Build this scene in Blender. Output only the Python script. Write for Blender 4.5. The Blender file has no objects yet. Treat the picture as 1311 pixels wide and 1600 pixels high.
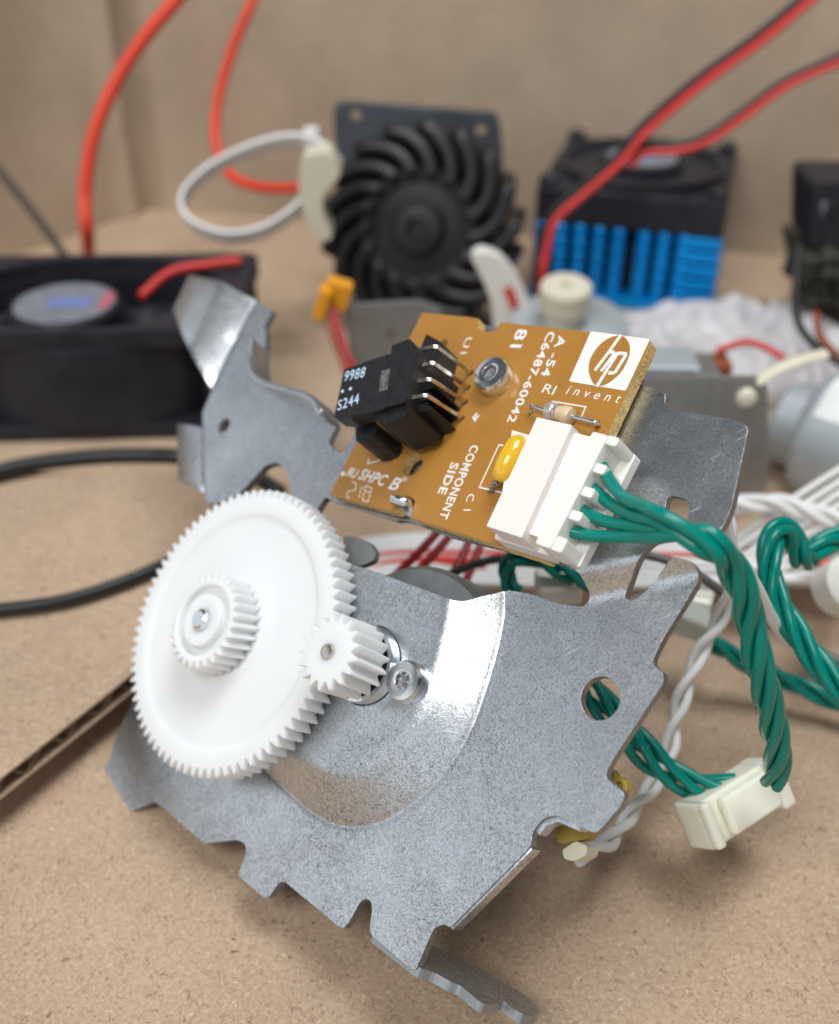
import bpy, bmesh, math, random
import numpy as np
from mathutils import Vector, Matrix
from mathutils.geometry import delaunay_2d_cdt
random.seed(7); np.random.seed(7)
MM = 0.001
# ------------------------------------------------------------------ camera (all lengths below are written in millimetres)
F, CH, PITCH = 1650.0, 112.0, math.radians(35)
sc = bpy.context.scene
cam = bpy.data.cameras.new('camera'); camo = bpy.data.objects.new('camera', cam)
sc.collection.objects.link(camo); sc.camera = camo
camo.location = (0, 0, CH*MM); camo.rotation_euler = (math.pi/2-PITCH, 0, 0)
cam.sensor_fit = 'HORIZONTAL'; cam.sensor_width = 36; cam.lens = 36*F/1311
cam.clip_start = 0.005; cam.clip_end = 20
cam.dof.use_dof = True; cam.dof.focus_distance = 0.110; cam.dof.aperture_fstop = 21
# ------------------------------------------------------------------ light
w = bpy.data.worlds.new('World'); sc.world = w; w.use_nodes = True
wn = w.node_tree.nodes; bg = wn['Background']
tc = wn.new('ShaderNodeTexCoord'); sx = wn.new('ShaderNodeSeparateXYZ'); rp = wn.new('ShaderNodeValToRGB')
w.node_tree.links.new(tc.outputs['Generated'], sx.inputs[0]); 
mr = wn.new('ShaderNodeMapRange'); mr.inputs[1].default_value = -1; mr.inputs[2].default_value = 1
w.node_tree.links.new(sx.outputs[2], mr.inputs[0]); w.node_tree.links.new(mr.outputs[0], rp.inputs[0])
rp.color_ramp.elements[0].position = .44; rp.color_ramp.elements[0].color = (.24,.21,.18,1)
rp.color_ramp.elements[1].position = 1.0; rp.color_ramp.elements[1].color = (.12,.12,.13,1)
for ps, cl_ in ((.50,(.74,.77,.80,1)), (.62,(1.35,1.42,1.50,1)), (.70,(1.0,1.06,1.14,1)), (.765,(.07,.075,.085,1)), (.93,(.07,.075,.085,1))):
    e_ = rp.color_ramp.elements.new(ps); e_.color = cl_
my = wn.new('ShaderNodeMapRange'); my.inputs[1].default_value = -.25; my.inputs[2].default_value = .3; my.inputs[3].default_value = 1.05; my.inputs[4].default_value = .85
w.node_tree.links.new(sx.outputs[1], my.inputs[0]); vm = wn.new('ShaderNodeVectorMath'); vm.operation = 'SCALE'
mxx = wn.new('ShaderNodeMapRange'); mxx.inputs[1].default_value = -.1; mxx.inputs[2].default_value = .6; mxx.inputs[3].default_value = 1.0; mxx.inputs[4].default_value = .15
w.node_tree.links.new(sx.outputs[0], mxx.inputs[0]); mm2 = wn.new('ShaderNodeMath'); mm2.operation = 'MULTIPLY'
w.node_tree.links.new(my.outputs[0], mm2.inputs[0]); w.node_tree.links.new(mxx.outputs[0], mm2.inputs[1])
w.node_tree.links.new(rp.outputs[0], vm.inputs[0]); w.node_tree.links.new(mm2.outputs[0], vm.inputs['Scale']); w.node_tree.links.new(vm.outputs[0], bg.inputs[0]); bg.inputs[1].default_value = .68
def area(name, loc, target, sx_, sy_, power, col):
    l = bpy.data.lights.new(name, 'AREA'); l.shape = 'RECTANGLE'; l.size = sx_*MM; l.size_y = sy_*MM
    l.energy = power; l.color = col
    o = bpy.data.objects.new(name, l); sc.collection.objects.link(o); o.location = Vector(loc)*MM
    o.rotation_euler = (Vector(target)-Vector(loc)).to_track_quat('-Z', 'Y').to_euler()
area('ceiling_lamp', (-240, -230, 610), (0, 110, 20), 360, 230, 2.6, (1, .985, .96))
area('ceiling_lamp', (120, 140, 740), (30, 140, 20), 300, 300, 3.6, (.95, .98, 1))
sc.view_settings.view_transform = 'Standard'; sc.view_settings.look = 'None'
sc.view_settings.exposure = 0.13; sc.view_settings.gamma = 1; sc.view_settings.use_curve_mapping = False
sc.render.engine = 'CYCLES'; sc.cycles.max_bounces = 8

# ------------------------------------------------------------------ geometry helpers
R3 = np.array([[1,0,0],[0,-math.sin(PITCH),-math.cos(PITCH)],[0,math.cos(PITCH),-math.sin(PITCH)]])
O = np.array([0,0,CH])
def ray(x, y): return R3.T @ np.array([(x-655.5)/F, (y-800)/F, 1.])
def D(x, y, d): return O + ray(x, y)*d                       # at a depth
def Z(x, y, z=0): r = ray(x, y); return O + r*((z-CH)/r[2])   # at a height over the table
def Yp(x, y, Y): r = ray(x, y); return O + r*(Y/r[1])         # on an upright plane
class Plane:
    def __init__(s, n, d): s.n = np.array(n)/np.linalg.norm(n); s.d = d
    def frame(s, xdir=None):
        if xdir is None: xdir = np.cross([0,0,1], s.n)
        s.e1 = xdir - s.n*(xdir@s.n); s.e1 /= np.linalg.norm(s.e1); s.e2 = np.cross(s.n, s.e1)
    def on(s, x, y, h=0): r = ray(x, y); return O + r*((s.d+h-s.n@O)/(s.n@r))
    def uv(s, P): P = np.array(P); return np.array([P@s.e1, P@s.e2])
    def at(s, uv, h=0): return s.e1*uv[0]+s.e2*uv[1]+s.n*(s.d+h)
nM = np.array([-.59,-.43,.68]); nM /= np.linalg.norm(nM)
M = Plane(nM, nM@Z(204, 1269)); M.frame()
nU = np.array([-.5571,-.3409,.7573]); nU /= np.linalg.norm(nU)
U = Plane(nU, nU@M.on(980, 900, 2.5)); U.frame()
B = Plane(nU, U.d+2.0); B.frame(B.on(1016,530)-B.on(660,488))       # circuit board's face

def base(parent): 
    p = np.zeros(3)
    while parent is not None: p = p + np.array(parent.location)/MM; parent = parent.parent
    return p
def mesh(name, verts, faces, mat, parent=None, smooth=False, mats=None, fmat=None, uvs=None):
    me = bpy.data.meshes.new(name); b = base(parent)
    me.from_pydata([tuple((np.array(v)-b)*MM) for v in verts], [], [tuple(f) for f in faces])
    for m in (mats or [mat]): me.materials.append(m)
    if fmat is not None: me.polygons.foreach_set('material_index', fmat)
    if smooth: me.polygons.foreach_set('use_smooth', [True]*len(me.polygons))
    me.update()
    o = bpy.data.objects.new(name, me); sc.collection.objects.link(o)
    if parent is not None: o.parent = parent
    return o
def recenter(o, loc):
    """Move a top-level mesh's origin to loc (mm)."""
    v = Vector(loc)*MM; o.data.transform(Matrix.Translation(-v)); o.location = v
def tag(o, label=None, cat=None, group=None, kind=None):
    if label: o['label'] = label
    if cat: o['category'] = cat
    if group: o['group'] = group
    if kind: o['kind'] = kind
    return o
def thing(name, label, cat, loc, group=None):
    o = bpy.data.objects.new(name, None); sc.collection.objects.link(o); o.location = Vector(loc)*MM
    o.empty_display_size = .005
    bpy.context.view_layer.update(); return tag(o, label, cat, group)
def fixn(o):
    bm = bmesh.new(); bm.from_mesh(o.data); bmesh.ops.recalc_face_normals(bm, faces=bm.faces); bm.to_mesh(o.data); bm.free(); return o
def bevel(o, wd, seg=2, ang=35):
    m = o.modifiers.new('bevel', 'BEVEL'); m.width = wd*MM; m.segments = seg; m.limit_method = 'ANGLE'; m.angle_limit = math.radians(ang)
    m.use_clamp_overlap = True
    return o
def autosmooth(o, ang=35):
    for p in o.data.polygons: p.use_smooth = True
    bm = bmesh.new(); bm.from_mesh(o.data)
    for e in bm.edges:
        if len(e.link_faces) == 2 and e.calc_face_angle(0) > math.radians(ang): e.smooth = False
    bm.to_mesh(o.data); bm.free(); return o
def round_poly(pts, r=.8, seg=4):
    out = []; n = len(pts)
    for i in range(n):
        p, a, b = pts[i], pts[i-1], pts[(i+1) % n]
        la, lb = np.linalg.norm(a-p), np.linalg.norm(b-p)
        if la < 1e-6 or lb < 1e-6: continue
        k = min(r, .42*la, .42*lb)
        s, e = p+(a-p)/la*k, p+(b-p)/lb*k
        for t in np.linspace(0, 1, seg+1): out.append((1-t)**2*s+2*t*(1-t)*p+t*t*e)
    return np.array(out)
def resample(poly, step):
    out = []
    for i in range(len(poly)):
        a, b = poly[i], poly[(i+1) % len(poly)]; k = max(1, int(np.linalg.norm(b-a)/step))
        for t in range(k): out.append(a+(b-a)*t/k)
    return np.array(out)
def inside(P, poly):
    x, y = P[:,0], P[:,1]; c = np.zeros(len(P), bool); n = len(poly)
    for i in range(n):
        x1, y1 = poly[i]; x2, y2 = poly[(i+1) % n]
        if y1 == y2: continue
        c ^= ((y1 > y) != (y2 > y)) & (x < (x2-x1)*(y-y1)/(y2-y1)+x1)
    return c
def pdist(P, poly, closed=True):
    d = np.full(len(P), 1e9); n = len(poly)
    for i in range(n if closed else n-1):
        a, b = poly[i], poly[(i+1) % n]; ab = b-a; L = ab@ab
        if L < 1e-12: continue
        t = np.clip(((P-a)@ab)/L, 0, 1); d = np.minimum(d, np.linalg.norm(P-(a+t[:,None]*ab), axis=1))
    return d
def triangulate(loops, step=None, extra=None):
    """loops[0] outline, others holes (2-D). Returns verts, tris, boundary loops as index lists."""
    V = []; E = []; ids = []
    for L in loops:
        s = len(V); V += [tuple(p) for p in L]; n = len(L); E += [(s+i, s+(i+1) % n) for i in range(n)]; ids.append(list(range(s, s+n)))
    if step:
        lo, hi = loops[0].min(0), loops[0].max(0)
        gx, gy = np.meshgrid(np.arange(lo[0], hi[0], step), np.arange(lo[1], hi[1], step*.866))
        gx[1::2] += step/2
        G = np.stack([gx.ravel(), gy.ravel()], 1); k = inside(G, loops[0])
        for h in loops[1:]: k &= ~inside(G, h)
        G = G[k]
        for L in loops: G = G[pdist(G, L) > step*.45]
        if extra is not None:
            E_, clear_ = extra; G = G[pdist(G, clear_) > 1.15]; k = inside(E_, loops[0])
            for h in loops[1:]: k &= ~inside(E_, h)
            E_ = E_[k]
            for L in loops: E_ = E_[pdist(E_, L) > .3]
            G = np.vstack([G, E_])
        V += [tuple(p) for p in G]
    v, e, f, ov, oe, of = delaunay_2d_cdt([Vector(p) for p in V], E, [], 0, 1e-5, True)
    v = np.array([tuple(p) for p in v]); f = np.array([t for t in f if len(t) == 3])
    c = v[f].mean(1); k = inside(c, loops[0])
    for h in loops[1:]: k &= ~inside(c, h)
    f = f[k]
    mp = {}
    for new, olds in enumerate(ov):
        for o_ in olds: mp[o_] = new
    a = v[f]; cr = (a[:,1,0]-a[:,0,0])*(a[:,2,1]-a[:,0,1])-(a[:,1,1]-a[:,0,1])*(a[:,2,0]-a[:,0,0])
    f[cr < 0] = f[cr < 0][:, ::-1]
    # drop thin slivers along the rim, then read the rim off the remaining triangles
    a = v[f]; le = np.max([np.linalg.norm(a[:,1]-a[:,0], axis=1), np.linalg.norm(a[:,2]-a[:,1], axis=1), np.linalg.norm(a[:,0]-a[:,2], axis=1)], 0)
    cr = abs((a[:,1,0]-a[:,0,0])*(a[:,2,1]-a[:,0,1])-(a[:,1,1]-a[:,0,1])*(a[:,2,0]-a[:,0,0]))
    if step: f = f[cr/le > .006]
    es = {(t_[q_], t_[(q_+1) % 3]) for t_ in f.tolist() for q_ in range(3)}
    return v, f, [e_ for e_ in es if (e_[1], e_[0]) not in es]
def slab(name, pl, loops, h1, h0, mat, parent=None, step=None, hf=None, bev=.12, edgemat=None, r=.0, smooth=False, extra=None):
    """Plate with outline/holes in plane coordinates between heights h0 < h1; hf lifts both faces."""
    loops = [round_poly(np.array(L), r) if r else np.array(L) for L in loops]
    if step: loops = [resample(L, step) for L in loops]
    v, f, bl = triangulate(loops, step, extra)
    hh = hf(v) if hf else np.zeros(len(v))
    top = [pl.at(p, h1+h) for p, h in zip(v, hh)]; bot = [pl.at(p, h0+h) for p, h in zip(v, hh)]
    n = len(v); faces = [tuple(t) for t in f]+[tuple(n+t[::-1]) for t in f]; fm = [0]*len(faces)
    for a, b in bl: faces.append((a, n+a, n+b, b)); fm.append(1 if edgemat else 0)
    used = sorted({i for q in faces for i in q}); rm = {o_: i for i, o_ in enumerate(used)}
    allv = top+bot
    o = mesh(name, [allv[i] for i in used], [[rm[i] for i in q] for q in faces], mat, parent, smooth, mats=[mat, edgemat] if edgemat else None, fmat=fm)
    fixn(o)
    if smooth: autosmooth(o, 40)
    if bev: bevel(o, bev)
    return o
def pxs(pl, pts, h=0): return np.array([pl.uv(pl.on(x, y, h)) for x, y in pts])
def circle(c, r, n=28): return np.array([[c[0]+r*math.cos(t), c[1]+r*math.sin(t)] for t in np.linspace(0, 2*math.pi, n, endpoint=False)])
def crom(P, n=8):
    P = [np.array(p, float) for p in P]; P = [2*P[0]-P[1]]+P+[2*P[-1]-P[-2]]; out = []
    for i in range(1, len(P)-2):
        a, b, c, d = P[i-1:i+3]
        for t in np.linspace(0, 1, n, endpoint=False):
            out.append(.5*((2*b)+(-a+c)*t+(2*a-5*b+4*c-d)*t*t+(-a+3*b-3*c+d)*t**3))
    out.append(P[-2]); return np.array(out)
def frames(P):
    T = np.gradient(P, axis=0); T /= np.linalg.norm(T, axis=1)[:,None]
    a = np.cross(T[0], [0,0,1.]); 
    if np.linalg.norm(a) < .1: a = np.cross(T[0], [1.,0,0])
    a /= np.linalg.norm(a); A = []
    for t in T: a = a-t*(a@t); a /= np.linalg.norm(a); A.append(a)
    A = np.array(A); return T, A, np.cross(T, A)
def tube_vf(P, r, n=10, off=0, flat=1.0):
    T, A, Bn = frames(P); V = []; Fc = []
    th = np.linspace(0, 2*math.pi, n, endpoint=False)
    rr = r if hasattr(r, '__len__') else [r]*len(P)
    for p, a, b, q in zip(P, A, Bn, rr):
        for t in th: V.append(p+q*(math.cos(t)*a+flat*math.sin(t)*b))
    for i in range(len(P)-1):
        for j in range(n): Fc.append((off+i*n+j, off+i*n+(j+1) % n, off+(i+1)*n+(j+1) % n, off+(i+1)*n+j))
    Fc.append(tuple(off+j for j in range(n))[::-1]); Fc.append(tuple(off+(len(P)-1)*n+j for j in range(n)))
    return V, Fc
def tube(name, P, r, mat, parent=None, n=10, smooth_path=True, sub=8, flat=1.0):
    P = crom(P, sub) if smooth_path else np.array(P)
    V, Fc = tube_vf(P, r, n, 0, flat)
    o = mesh(name, V, Fc, mat, parent, True); fixn(o); return autosmooth(o, 60)
def best_phase(ctr, starts, R):
    C = crom(ctr, 16); T, A, Bn = frames(C); best = None
    for ph in np.linspace(0, 2*math.pi, 48, endpoint=False):
        e = sum(np.linalg.norm(C[4]+R*(math.cos(ph+2*math.pi*k/4)*A[4]+math.sin(ph+2*math.pi*k/4)*Bn[4])-starts[k][-1])**2 for k in range(4))
        if best is None or e < best[0]: best = (e, ph)
    return best[1]
def twisted(parent, ctr, R, r, n, pitch, mat, phase=0, pend=None, starts=None, name='wire', jitter=.0, fray=0, blend=.25):
    C = crom(ctr, 16); T, A, Bn = frames(C); s = np.r_[0, np.cumsum(np.linalg.norm(np.diff(C, axis=0), axis=1))]
    for k in range(n):
        pk = pitch+(0 if pend is None else 1)*((pend or 0)-pitch)*s/s[-1]; ang = 2*math.pi*(np.r_[0, np.cumsum(np.diff(s)/pk[1:] if pend else np.diff(s)/pitch)]+k/n)+phase
        rad = R*(1+jitter*np.sin(s*.23+k*2.1))*(1+fray*np.exp(-(s[-1]-s)/4))
        H = C+rad[:,None]*(np.cos(ang)[:,None]*A+np.sin(ang)[:,None]*Bn)
        if starts is not None:
            i0 = int(np.searchsorted(s, s[-1]*.03)); idx = [i0]
            while s[-1]-s[idx[-1]] > 1.6: idx.append(int(np.searchsorted(s, s[idx[-1]]+1.6)))
            H = crom(list(starts[k])+[H[min(q_, len(H)-1)] for q_ in idx[1:]], 6)
            for _ in range(3): H[1:-1] = .25*H[:-2]+.5*H[1:-1]+.25*H[2:]
        tube(name, H, r, mat, parent, 10, False)
def box(name, c, ax, ay, az, mat, parent=None, bev=.2):
    c, ax, ay, az = map(np.array, (c, ax, ay, az))
    V = [c+sx*ax/2+sy*ay/2+sz*az/2 for sz in (-1,1) for sy in (-1,1) for sx in (-1,1)]
    Fc = [(0,2,3,1),(4,5,7,6),(0,1,5,4),(2,6,7,3),(0,4,6,2),(1,3,7,5)]
    o = mesh(name, V, Fc, mat, parent); fixn(o)
    if bev: bevel(o, bev)
    return o
def lathe(name, c, axis, prof, mat, parent=None, n=48, xdir=None, mats=None, fmat=None):
    """prof: list of (radius, height along axis)."""
    c = np.array(c, float); a = np.array(axis, float); a /= np.linalg.norm(a)
    x = np.cross(a, [0,0,1.]) if xdir is None else np.array(xdir, float)
    if np.linalg.norm(x) < .05: x = np.cross(a, [1.,0,0])
    x = x-a*(x@a); x /= np.linalg.norm(x); y = np.cross(a, x); V = []; Fc = []
    for r_, h in prof:
        for t in np.linspace(0, 2*math.pi, n, endpoint=False): V.append(c+a*h+r_*(math.cos(t)*x+math.sin(t)*y))
    fm = []
    for i in range(len(prof)-1):
        for j in range(n): Fc.append((i*n+j, i*n+(j+1) % n, (i+1)*n+(j+1) % n, (i+1)*n+j)); fm.append(fmat[i] if fmat else 0)
    Fc.append(tuple(range(n))[::-1]); Fc.append(tuple((len(prof)-1)*n+j for j in range(n))); fm += [0, fmat[-1] if fmat else 0]
    o = mesh(name, V, Fc, mat, parent, True, mats=mats, fmat=fm); fixn(o); return autosmooth(o, 30)
def text(s, pl, p0, p1, hgt, h, mat, parent, name='printed_text', mirror=False, thick=.0, shear=0, bold=0, space=1.08):
    """Lettering on a plane: baseline from p0 to p1 (plane coordinates), cap height hgt."""
    cu = bpy.data.curves.new('t', 'FONT'); cu.body = s; cu.size = 1; cu.shear = shear; cu.offset = bold; cu.resolution_u = 3
    if len(s) > 2: cu.space_character = space
    o = bpy.data.objects.new('t', cu); sc.collection.objects.link(o); bpy.context.view_layer.update()
    me = bpy.data.meshes.new_from_object(o.evaluated_get(bpy.context.evaluated_depsgraph_get()))
    vs = np.array([v.co[:2] for v in me.vertices]); fs = [tuple(p.vertices) for p in me.polygons]
    bpy.data.objects.remove(o); bpy.data.curves.remove(cu); bpy.data.meshes.remove(me)
    p0, p1 = np.array(p0), np.array(p1); x = p1-p0; L = np.linalg.norm(x); x /= L; y = np.array([-x[1], x[0]])
    lo, hi = vs.min(0), vs.max(0); vs = vs-[lo[0], 0]; sx_ = L/(hi[0]-lo[0]); sy_ = hgt/.70
    if mirror: vs[:,0] = (hi[0]-lo[0])-vs[:,0]
    return mesh(name, [pl.at(p0+x*a*sx_+y*b*sy_, h) for a, b in vs], fs, mat, parent)
def stroke(name, pl, pts, wd, h, mat, parent, closed=False):
    P = np.array(pts); n = len(P); Lf, Rt = [], []
    for i in range(n):
        a = P[i]-P[i-1] if i > 0 else P[1]-P[0]; b = P[i+1]-P[i] if i < n-1 else P[-1]-P[-2]
        a = a/np.linalg.norm(a); b = b/np.linalg.norm(b); m = a+b; m /= np.linalg.norm(m); nn = np.array([-m[1], m[0]])
        k = wd/2/max(.4, nn@np.array([-a[1], a[0]])); Lf.append(P[i]+nn*k); Rt.append(P[i]-nn*k)
    V = [pl.at(p, h) for p in Lf]+[pl.at(p, h) for p in Rt]
    return mesh(name, V, [(i, i+1, n+i+1, n+i) for i in range(n-1)], mat, parent)

# ------------------------------------------------------------------ materials
def nd(nt, t, **k):
    n = nt.nodes.new(t)
    for a, v in k.items():
        if a.startswith('i_'): n.inputs[a[2:].replace('_', ' ')].default_value = v
        else: setattr(n, a, v)
    return n
def mat(name, col, rough=.5, metal=0, spec=.5, var=0, vscale=.3, bump=0, bscale=1, coat=0, sss=0, sssr=1.5, rvar=0, trans=0, ior=1.45, dust=0, alpha=1):
    m = bpy.data.materials.new(name); m.use_nodes = True; nt = m.node_tree; p = nt.nodes['Principled BSDF']; L = nt.links.new
    c = (*col, 1); p.inputs['Base Color'].default_value = c; p.inputs['Roughness'].default_value = rough
    p.inputs['Metallic'].default_value = metal; p.inputs['Specular IOR Level'].default_value = spec
    p.inputs['Coat Weight'].default_value = coat; p.inputs['Coat Roughness'].default_value = .12; p.inputs['IOR'].default_value = ior
    p.inputs['Transmission Weight'].default_value = trans; p.inputs['Alpha'].default_value = alpha
    if sss:
        p.inputs['Subsurface Weight'].default_value = sss; p.inputs['Subsurface Radius'].default_value = (1, .9, .8); p.inputs['Subsurface Scale'].default_value = sssr*MM
    t = nd(nt, 'ShaderNodeTexCoord'); mp = nd(nt, 'ShaderNodeMapping'); mp.inputs['Scale'].default_value = (1000,)*3; L(t.outputs['Object'], mp.inputs[0])
    m['co'] = 1
    if var or rvar:
        n = nd(nt, 'ShaderNodeTexNoise', i_Scale=vscale, i_Detail=6.0, i_Roughness=.6); L(mp.outputs[0], n.inputs['Vector'])
    if var:
        mx = nd(nt, 'ShaderNodeMapRange'); mx.inputs[1].default_value = .3; mx.inputs[2].default_value = .7; mx.inputs[3].default_value = 1-var; mx.inputs[4].default_value = 1+var
        L(n.outputs[0], mx.inputs[0]); hs = nd(nt, 'ShaderNodeVectorMath', operation='SCALE'); hs.inputs[0].default_value = col; L(mx.outputs[0], hs.inputs['Scale']); L(hs.outputs[0], p.inputs['Base Color'])
    if rvar:
        m2 = nd(nt, 'ShaderNodeMapRange'); m2.inputs[1].default_value = .3; m2.inputs[2].default_value = .7; m2.inputs[3].default_value = rough-rvar; m2.inputs[4].default_value = rough+rvar
        L(n.outputs[0], m2.inputs[0]); L(m2.outputs[0], p.inputs['Roughness'])
    if bump:
        b = nd(nt, 'ShaderNodeTexNoise', i_Scale=bscale, i_Detail=3.0); L(mp.outputs[0], b.inputs['Vector'])
        bp = nd(nt, 'ShaderNodeBump', i_Strength=bump, i_Distance=.0002); L(b.outputs[0], bp.inputs['Height']); L(bp.outputs[0], p.inputs['Normal'])
    return m
def galvanised(name, base_=(.67,.705,.74), dark=(.13,.15,.17), rough=.25, amount=.85, scale=2.5):
    m = bpy.data.materials.new(name); m.use_nodes = True; nt = m.node_tree; p = nt.nodes['Principled BSDF']; L = nt.links.new
    t = nd(nt, 'ShaderNodeTexCoord'); mp = nd(nt, 'ShaderNodeMapping'); mp.inputs['Scale'].default_value = (1000,)*3; L(t.outputs['Object'], mp.inputs[0])
    n1 = nd(nt, 'ShaderNodeTexNoise', i_Scale=scale*1.15, i_Detail=2.0, i_Roughness=.55, i_Distortion=2.2); L(mp.outputs[0], n1.inputs['Vector'])
    n2 = nd(nt, 'ShaderNodeTexNoise', i_Scale=.09, i_Detail=4.0, i_Roughness=.55); L(mp.outputs[0], n2.inputs['Vector'])
    n3 = nd(nt, 'ShaderNodeTexNoise', i_Scale=.5, i_Detail=3.0); L(mp.outputs[0], n3.inputs['Vector'])
    r1 = nd(nt, 'ShaderNodeMapRange'); r1.inputs[1].default_value = .46; r1.inputs[2].default_value = .60; L(n1.outputs[0], r1.inputs[0])
    r2 = nd(nt, 'ShaderNodeMapRange'); r2.inputs[1].default_value = .32; r2.inputs[2].default_value = .68; r2.inputs[3].default_value = .35; r2.inputs[4].default_value = 1; L(n2.outputs[0], r2.inputs[0])
    mu = nd(nt, 'ShaderNodeMath', operation='MULTIPLY'); L(r1.outputs[0], mu.inputs[0]); L(r2.outputs[0], mu.inputs[1])
    mu2 = nd(nt, 'ShaderNodeMath', operation='MULTIPLY'); L(mu.outputs[0], mu2.inputs[0]); mu2.inputs[1].default_value = amount
    mx = nd(nt, 'ShaderNodeMix', data_type='RGBA'); mx.inputs[6].default_value = (*base_, 1); mx.inputs[7].default_value = (*dark, 1); L(mu2.outputs[0], mx.inputs[0])
    hs = nd(nt, 'ShaderNodeHueSaturation'); L(mx.outputs[2], hs.inputs['Color']); r3 = nd(nt, 'ShaderNodeMapRange'); r3.inputs[3].default_value = .88; r3.inputs[4].default_value = 1.1; L(n3.outputs[0], r3.inputs[0]); L(r3.outputs[0], hs.inputs['Value'])
    L(hs.outputs[0], p.inputs['Base Color']); p.inputs['Metallic'].default_value = .97
    rr = nd(nt, 'ShaderNodeMapRange'); rr.inputs[3].default_value = rough-.06; rr.inputs[4].default_value = rough+.16; L(n1.outputs[0], rr.inputs[0]); L(rr.outputs[0], p.inputs['Roughness'])
    ms = nd(nt, 'ShaderNodeMapping'); ms.inputs['Rotation'].default_value = (.3,.5,.8); ms.inputs['Scale'].default_value = (.05,2.2,.4); L(mp.outputs[0], ms.inputs[0])
    ns = nd(nt, 'ShaderNodeTexNoise', i_Scale=1.0, i_Detail=2.0, i_Distortion=.3); L(ms.outputs[0], ns.inputs['Vector'])
    rs = nd(nt, 'ShaderNodeMapRange'); rs.inputs[1].default_value = .66; rs.inputs[2].default_value = .74; rs.inputs[4].default_value = .16; L(ns.outputs[0], rs.inputs[0])
    r5 = nd(nt, 'ShaderNodeMapRange'); r5.inputs[1].default_value = .35; r5.inputs[2].default_value = .65; r5.inputs[3].default_value = -.05; r5.inputs[4].default_value = .09; L(n2.outputs[0], r5.inputs[0])
    a1 = nd(nt, 'ShaderNodeMath', operation='ADD'); L(rr.outputs[0], a1.inputs[0]); L(rs.outputs[0], a1.inputs[1])
    a2 = nd(nt, 'ShaderNodeMath', operation='ADD'); L(a1.outputs[0], a2.inputs[0]); L(r5.outputs[0], a2.inputs[1]); L(a2.outputs[0], p.inputs['Roughness'])
    bp = nd(nt, 'ShaderNodeBump', i_Strength=.35, i_Distance=.00006); L(n1.outputs[0], bp.inputs['Height']); L(bp.outputs[0], p.inputs['Normal'])
    return m
def cardboard(name, col=(.46,.335,.235), fibres=1.0):
    m = bpy.data.materials.new(name); m.use_nodes = True; nt = m.node_tree; p = nt.nodes['Principled BSDF']; L = nt.links.new
    p.inputs['Roughness'].default_value = .9; p.inputs['Specular IOR Level'].default_value = .2
    t = nd(nt, 'ShaderNodeTexCoord'); mp = nd(nt, 'ShaderNodeMapping'); mp.inputs['Scale'].default_value = (1000,)*3; L(t.outputs['Object'], mp.inputs[0])
    big = nd(nt, 'ShaderNodeTexNoise', i_Scale=.035, i_Detail=6.0, i_Roughness=.62); L(mp.outputs[0], big.inputs['Vector'])
    fine = nd(nt, 'ShaderNodeTexNoise', i_Scale=1.7, i_Detail=5.0, i_Roughness=.7); L(mp.outputs[0], fine.inputs['Vector'])
    def curls(scale, width, thr, seed):
        mm = nd(nt, 'ShaderNodeMapping'); mm.inputs['Location'].default_value = (seed, seed*1.7, seed*.3); L(mp.outputs[0], mm.inputs[0])
        a = nd(nt, 'ShaderNodeTexNoise', i_Scale=scale, i_Detail=1.5, i_Distortion=.9); L(mm.outputs[0], a.inputs['Vector'])
        s = nd(nt, 'ShaderNodeMath', operation='SUBTRACT'); L(a.outputs[0], s.inputs[0]); s.inputs[1].default_value = .5
        ab = nd(nt, 'ShaderNodeMath', operation='ABSOLUTE'); L(s.outputs[0], ab.inputs[0])
        q = nd(nt, 'ShaderNodeMapRange'); q.inputs[1].default_value = width; q.inputs[2].default_value = 0; L(ab.outputs[0], q.inputs[0])
        b = nd(nt, 'ShaderNodeTexNoise', i_Scale=scale*1.3, i_Detail=1.0); L(mm.outputs[0], b.inputs['Vector'])
        g = nd(nt, 'ShaderNodeMapRange'); g.inputs[1].default_value = thr; g.inputs[2].default_value = thr+.05; L(b.outputs[0], g.inputs[0])
        k = nd(nt, 'ShaderNodeMath', operation='MULTIPLY'); L(q.outputs[0], k.inputs[0]); L(g.outputs[0], k.inputs[1]); return k
    c0 = tuple(x*.86 for x in col); c1 = tuple(min(1, x*1.12) for x in col)
    m1 = nd(nt, 'ShaderNodeMix', data_type='RGBA'); m1.inputs[6].default_value = (*c0, 1); m1.inputs[7].default_value = (*c1, 1)
    q = nd(nt, 'ShaderNodeMapRange'); q.inputs[1].default_value = .3; q.inputs[2].default_value = .7; L(big.outputs[0], q.inputs[0]); L(q.outputs[0], m1.inputs[0])
    hs = nd(nt, 'ShaderNodeHueSaturation'); L(m1.outputs[2], hs.inputs['Color']); r3 = nd(nt, 'ShaderNodeMapRange'); r3.inputs[1].default_value = .3; r3.inputs[2].default_value = .7; r3.inputs[3].default_value = .80; r3.inputs[4].default_value = 1.2; L(fine.outputs[0], r3.inputs[0]); L(r3.outputs[0], hs.inputs['Value'])
    cur = hs.outputs[0]
    for (scl, wd, thr, seed, cc, amt) in ((.55,.012,.50,3,(.12,.06,.03),.85),(.95,.018,.50,31,(.16,.085,.045),.75),(.8,.018,.52,77,(.68,.57,.45),.75),(1.6,.03,.50,131,(.20,.12,.07),.5)):
        k = curls(scl, wd, thr, seed); ka = nd(nt, 'ShaderNodeMath', operation='MULTIPLY'); L(k.outputs[0], ka.inputs[0]); ka.inputs[1].default_value = amt*fibres
        mx = nd(nt, 'ShaderNodeMix', data_type='RGBA'); L(cur, mx.inputs[6]); mx.inputs[7].default_value = (*cc, 1); L(ka.outputs[0], mx.inputs[0]); cur = mx.outputs[2]
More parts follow.
